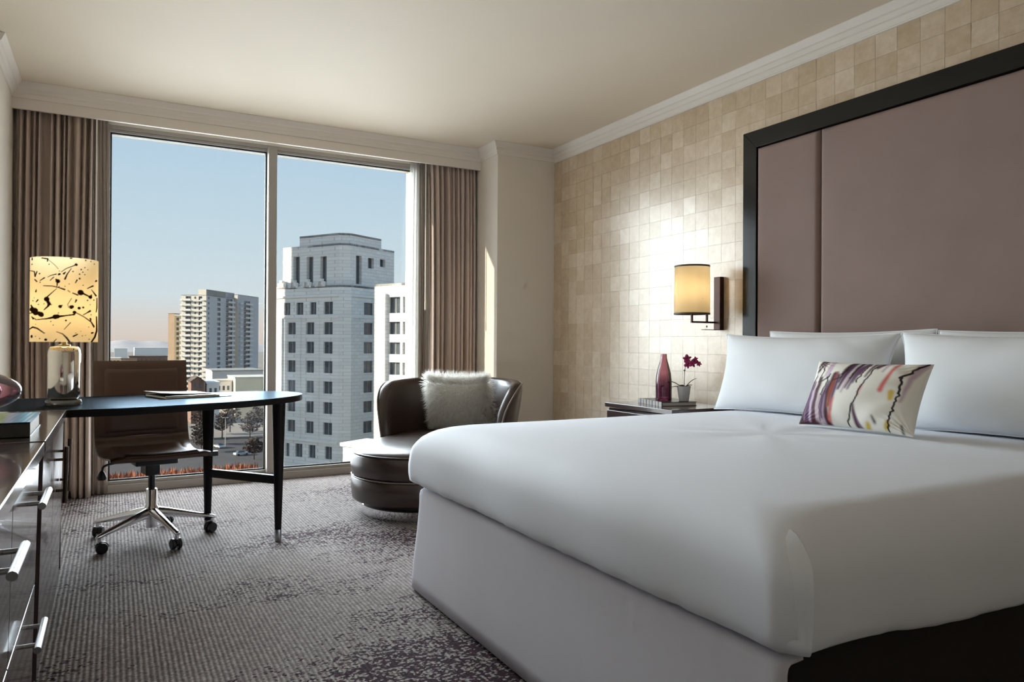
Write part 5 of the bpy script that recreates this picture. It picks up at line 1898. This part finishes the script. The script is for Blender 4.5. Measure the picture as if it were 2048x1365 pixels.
# trees in the car park below
def tree_mesh(seed, h, r_):
    rn = random.Random(seed)
    tk = MB()
    tk.cyl((0, 0, 0), (0, 0, h * 0.4), 0.22, 0.14, 8)
    crown = MB()
    for k in range(150):
        a = rn.uniform(0, 6.28)
        t = rn.random()
        z = h * (0.34 + 0.62 * t)
        rr = r_ * math.sqrt(rn.random()) * math.sin(PI * (0.12 + 0.84 * t)) ** 0.6
        p_ = Vector((rr * math.cos(a), rr * math.sin(a), z))
        b_ = Vector((0, 0, h * (0.28 + 0.4 * t)))
        crown.cyl(tuple(b_ + (p_ - b_) * 0.25), tuple(p_), 0.07, 0.03, 4)
        for q in range(3):
            e = p_ + Vector((rn.uniform(-.7, .7), rn.uniform(-.7, .7), rn.uniform(-.2, .8)))
            s_ = Vector((rn.uniform(-.4, .4), rn.uniform(-.4, .4), rn.uniform(-.3, .3)))
            crown.add([tuple(p_), tuple(e + s_), tuple(e - s_)], [(0, 1, 2)])
    return tk, crown


def tree(base, lab, x, y, h, r_, seed, mat='bare_branches'):
    t = thing('tree', lab, 'tree', (x, y, GZ), 0, 'trees around the car park')
    tk, cr_ = tree_mesh(seed, h, r_)
    for mb_, nm in ((tk, 'trunk'), (cr_, 'branches')):
        mb_.v = [(px_ + x, py_ + y, pz_ + GZ) for px_, py_, pz_ in mb_.v]
        mb_.build(nm, mat, t)


TREE_LAB = 'bare brown tree beside the car park below the window'
for k, (x, y, h, r_) in enumerate(((26, 258, 8, 3.6), (34, 272, 9, 3.8), (42, 264, 8.5, 3.8), (50, 274, 9, 3.8), (29, 286, 9, 4), (39, 290, 10, 4), (49, 292, 9, 4), (58, 284, 9, 4), (24, 240, 7, 3.2), (46, 236, 7, 3.2), (36, 219, 6, 3), (43, 205, 6, 3), (19, 276, 9, 4))):
    tree('tree', TREE_LAB, x, y, h, r_, 20 + k)


# parked cars
def car(lab, x, y, rz, ci, grp):
    c_ = thing('car', lab, 'car', (x, y, GZ + 0.05), rz, grp)
    Mx_ = T(x, y, GZ + 0.05, rz)
    MB().rings([[(-2.1, -0.85, 0.35), (2.1, -0.85, 0.35), (2.1, 0.85, 0.35), (-2.1, 0.85, 0.35)], [(-2.15, -0.88, 0.7), (2.15, -0.88, 0.7), (2.15, 0.88, 0.7), (-2.15, 0.88, 0.7)], [(-2.0, -0.82, 0.95), (2.0, -0.82, 0.9), (2.0, 0.82, 0.9), (-2.0, 0.82, 0.95)]], M=Mx_).build('body', 'car_paint_%d' % ci, c_)
    MB().rings([[(-1.6, -0.78, 0.93), (1.0, -0.78, 0.93), (1.0, 0.78, 0.93), (-1.6, 0.78, 0.93)], [(-1.1, -0.66, 1.45), (0.4, -0.66, 1.45), (0.4, 0.66, 1.45), (-1.1, 0.66, 1.45)]], M=Mx_).build('cabin', 'far_glass', c_)
    for wx_ in (-1.3, 1.3):
        for wy_ in (-0.8, 0.8):
            MB().cyl((wx_, wy_ - 0.1, 0.33), (wx_, wy_ + 0.1, 0.33), 0.33, n=12, M=Mx_).build('wheel', 'black_plastic', c_)


CARL = ('silver-grey car parked in the car park below the window', 'dark blue car parked in the car park below the window', 'dark red car parked in the car park below the window', 'white car parked in the car park below the window')
for k, (x, y, ci) in enumerate(((34.0, 229, 0), (38.5, 240, 1), (40.0, 214, 2), (30.0, 248, 3))):
    car(CARL[ci], x, y, R(20 + 90 * (k % 2)), ci, None)

lp = thing('car_park_lamp', 'tall slender double-headed lamp post in the car park below', 'lamp post', (32.3, 250.6, GZ))
MB().cyl((32.3, 250.6, GZ), (32.3, 250.6, -23.6), 0.12, 0.08, 10).build('pole', 'lamp_paint', lp)
for s_ in (-1, 1):
    MB().box(32.3 + s_ * 0.1 - 0.02, 32.3 + s_ * 0.95, 250.4, 250.8, -23.65, -23.5).build('lamp_head', 'lamp_paint', lp)

# planting bed of rust-coloured grasses
rg_ = random.Random(31)
mb = MB()
for k in range(2600):
    x, y = rg_.uniform(-3, 34), rg_.uniform(176, 204)
    h = rg_.uniform(0.8, 2.4)
    a = rg_.uniform(0, PI)
    w_ = 0.35
    lx_, ly_ = rg_.uniform(-.5, .5), rg_.uniform(-.5, .5)
    mb.add([(x - w_ * math.cos(a), y - w_ * math.sin(a), GZ), (x + w_ * math.cos(a), y + w_ * math.sin(a), GZ), (x + lx_, y + ly_, GZ + h)], [(0, 1, 2)])
gr = mb.build('ornamental_grass', 'autumn_shrub', kind='stuff')
tag(gr, 'rust-coloured ornamental grasses far below at the foot of the window', 'grass')
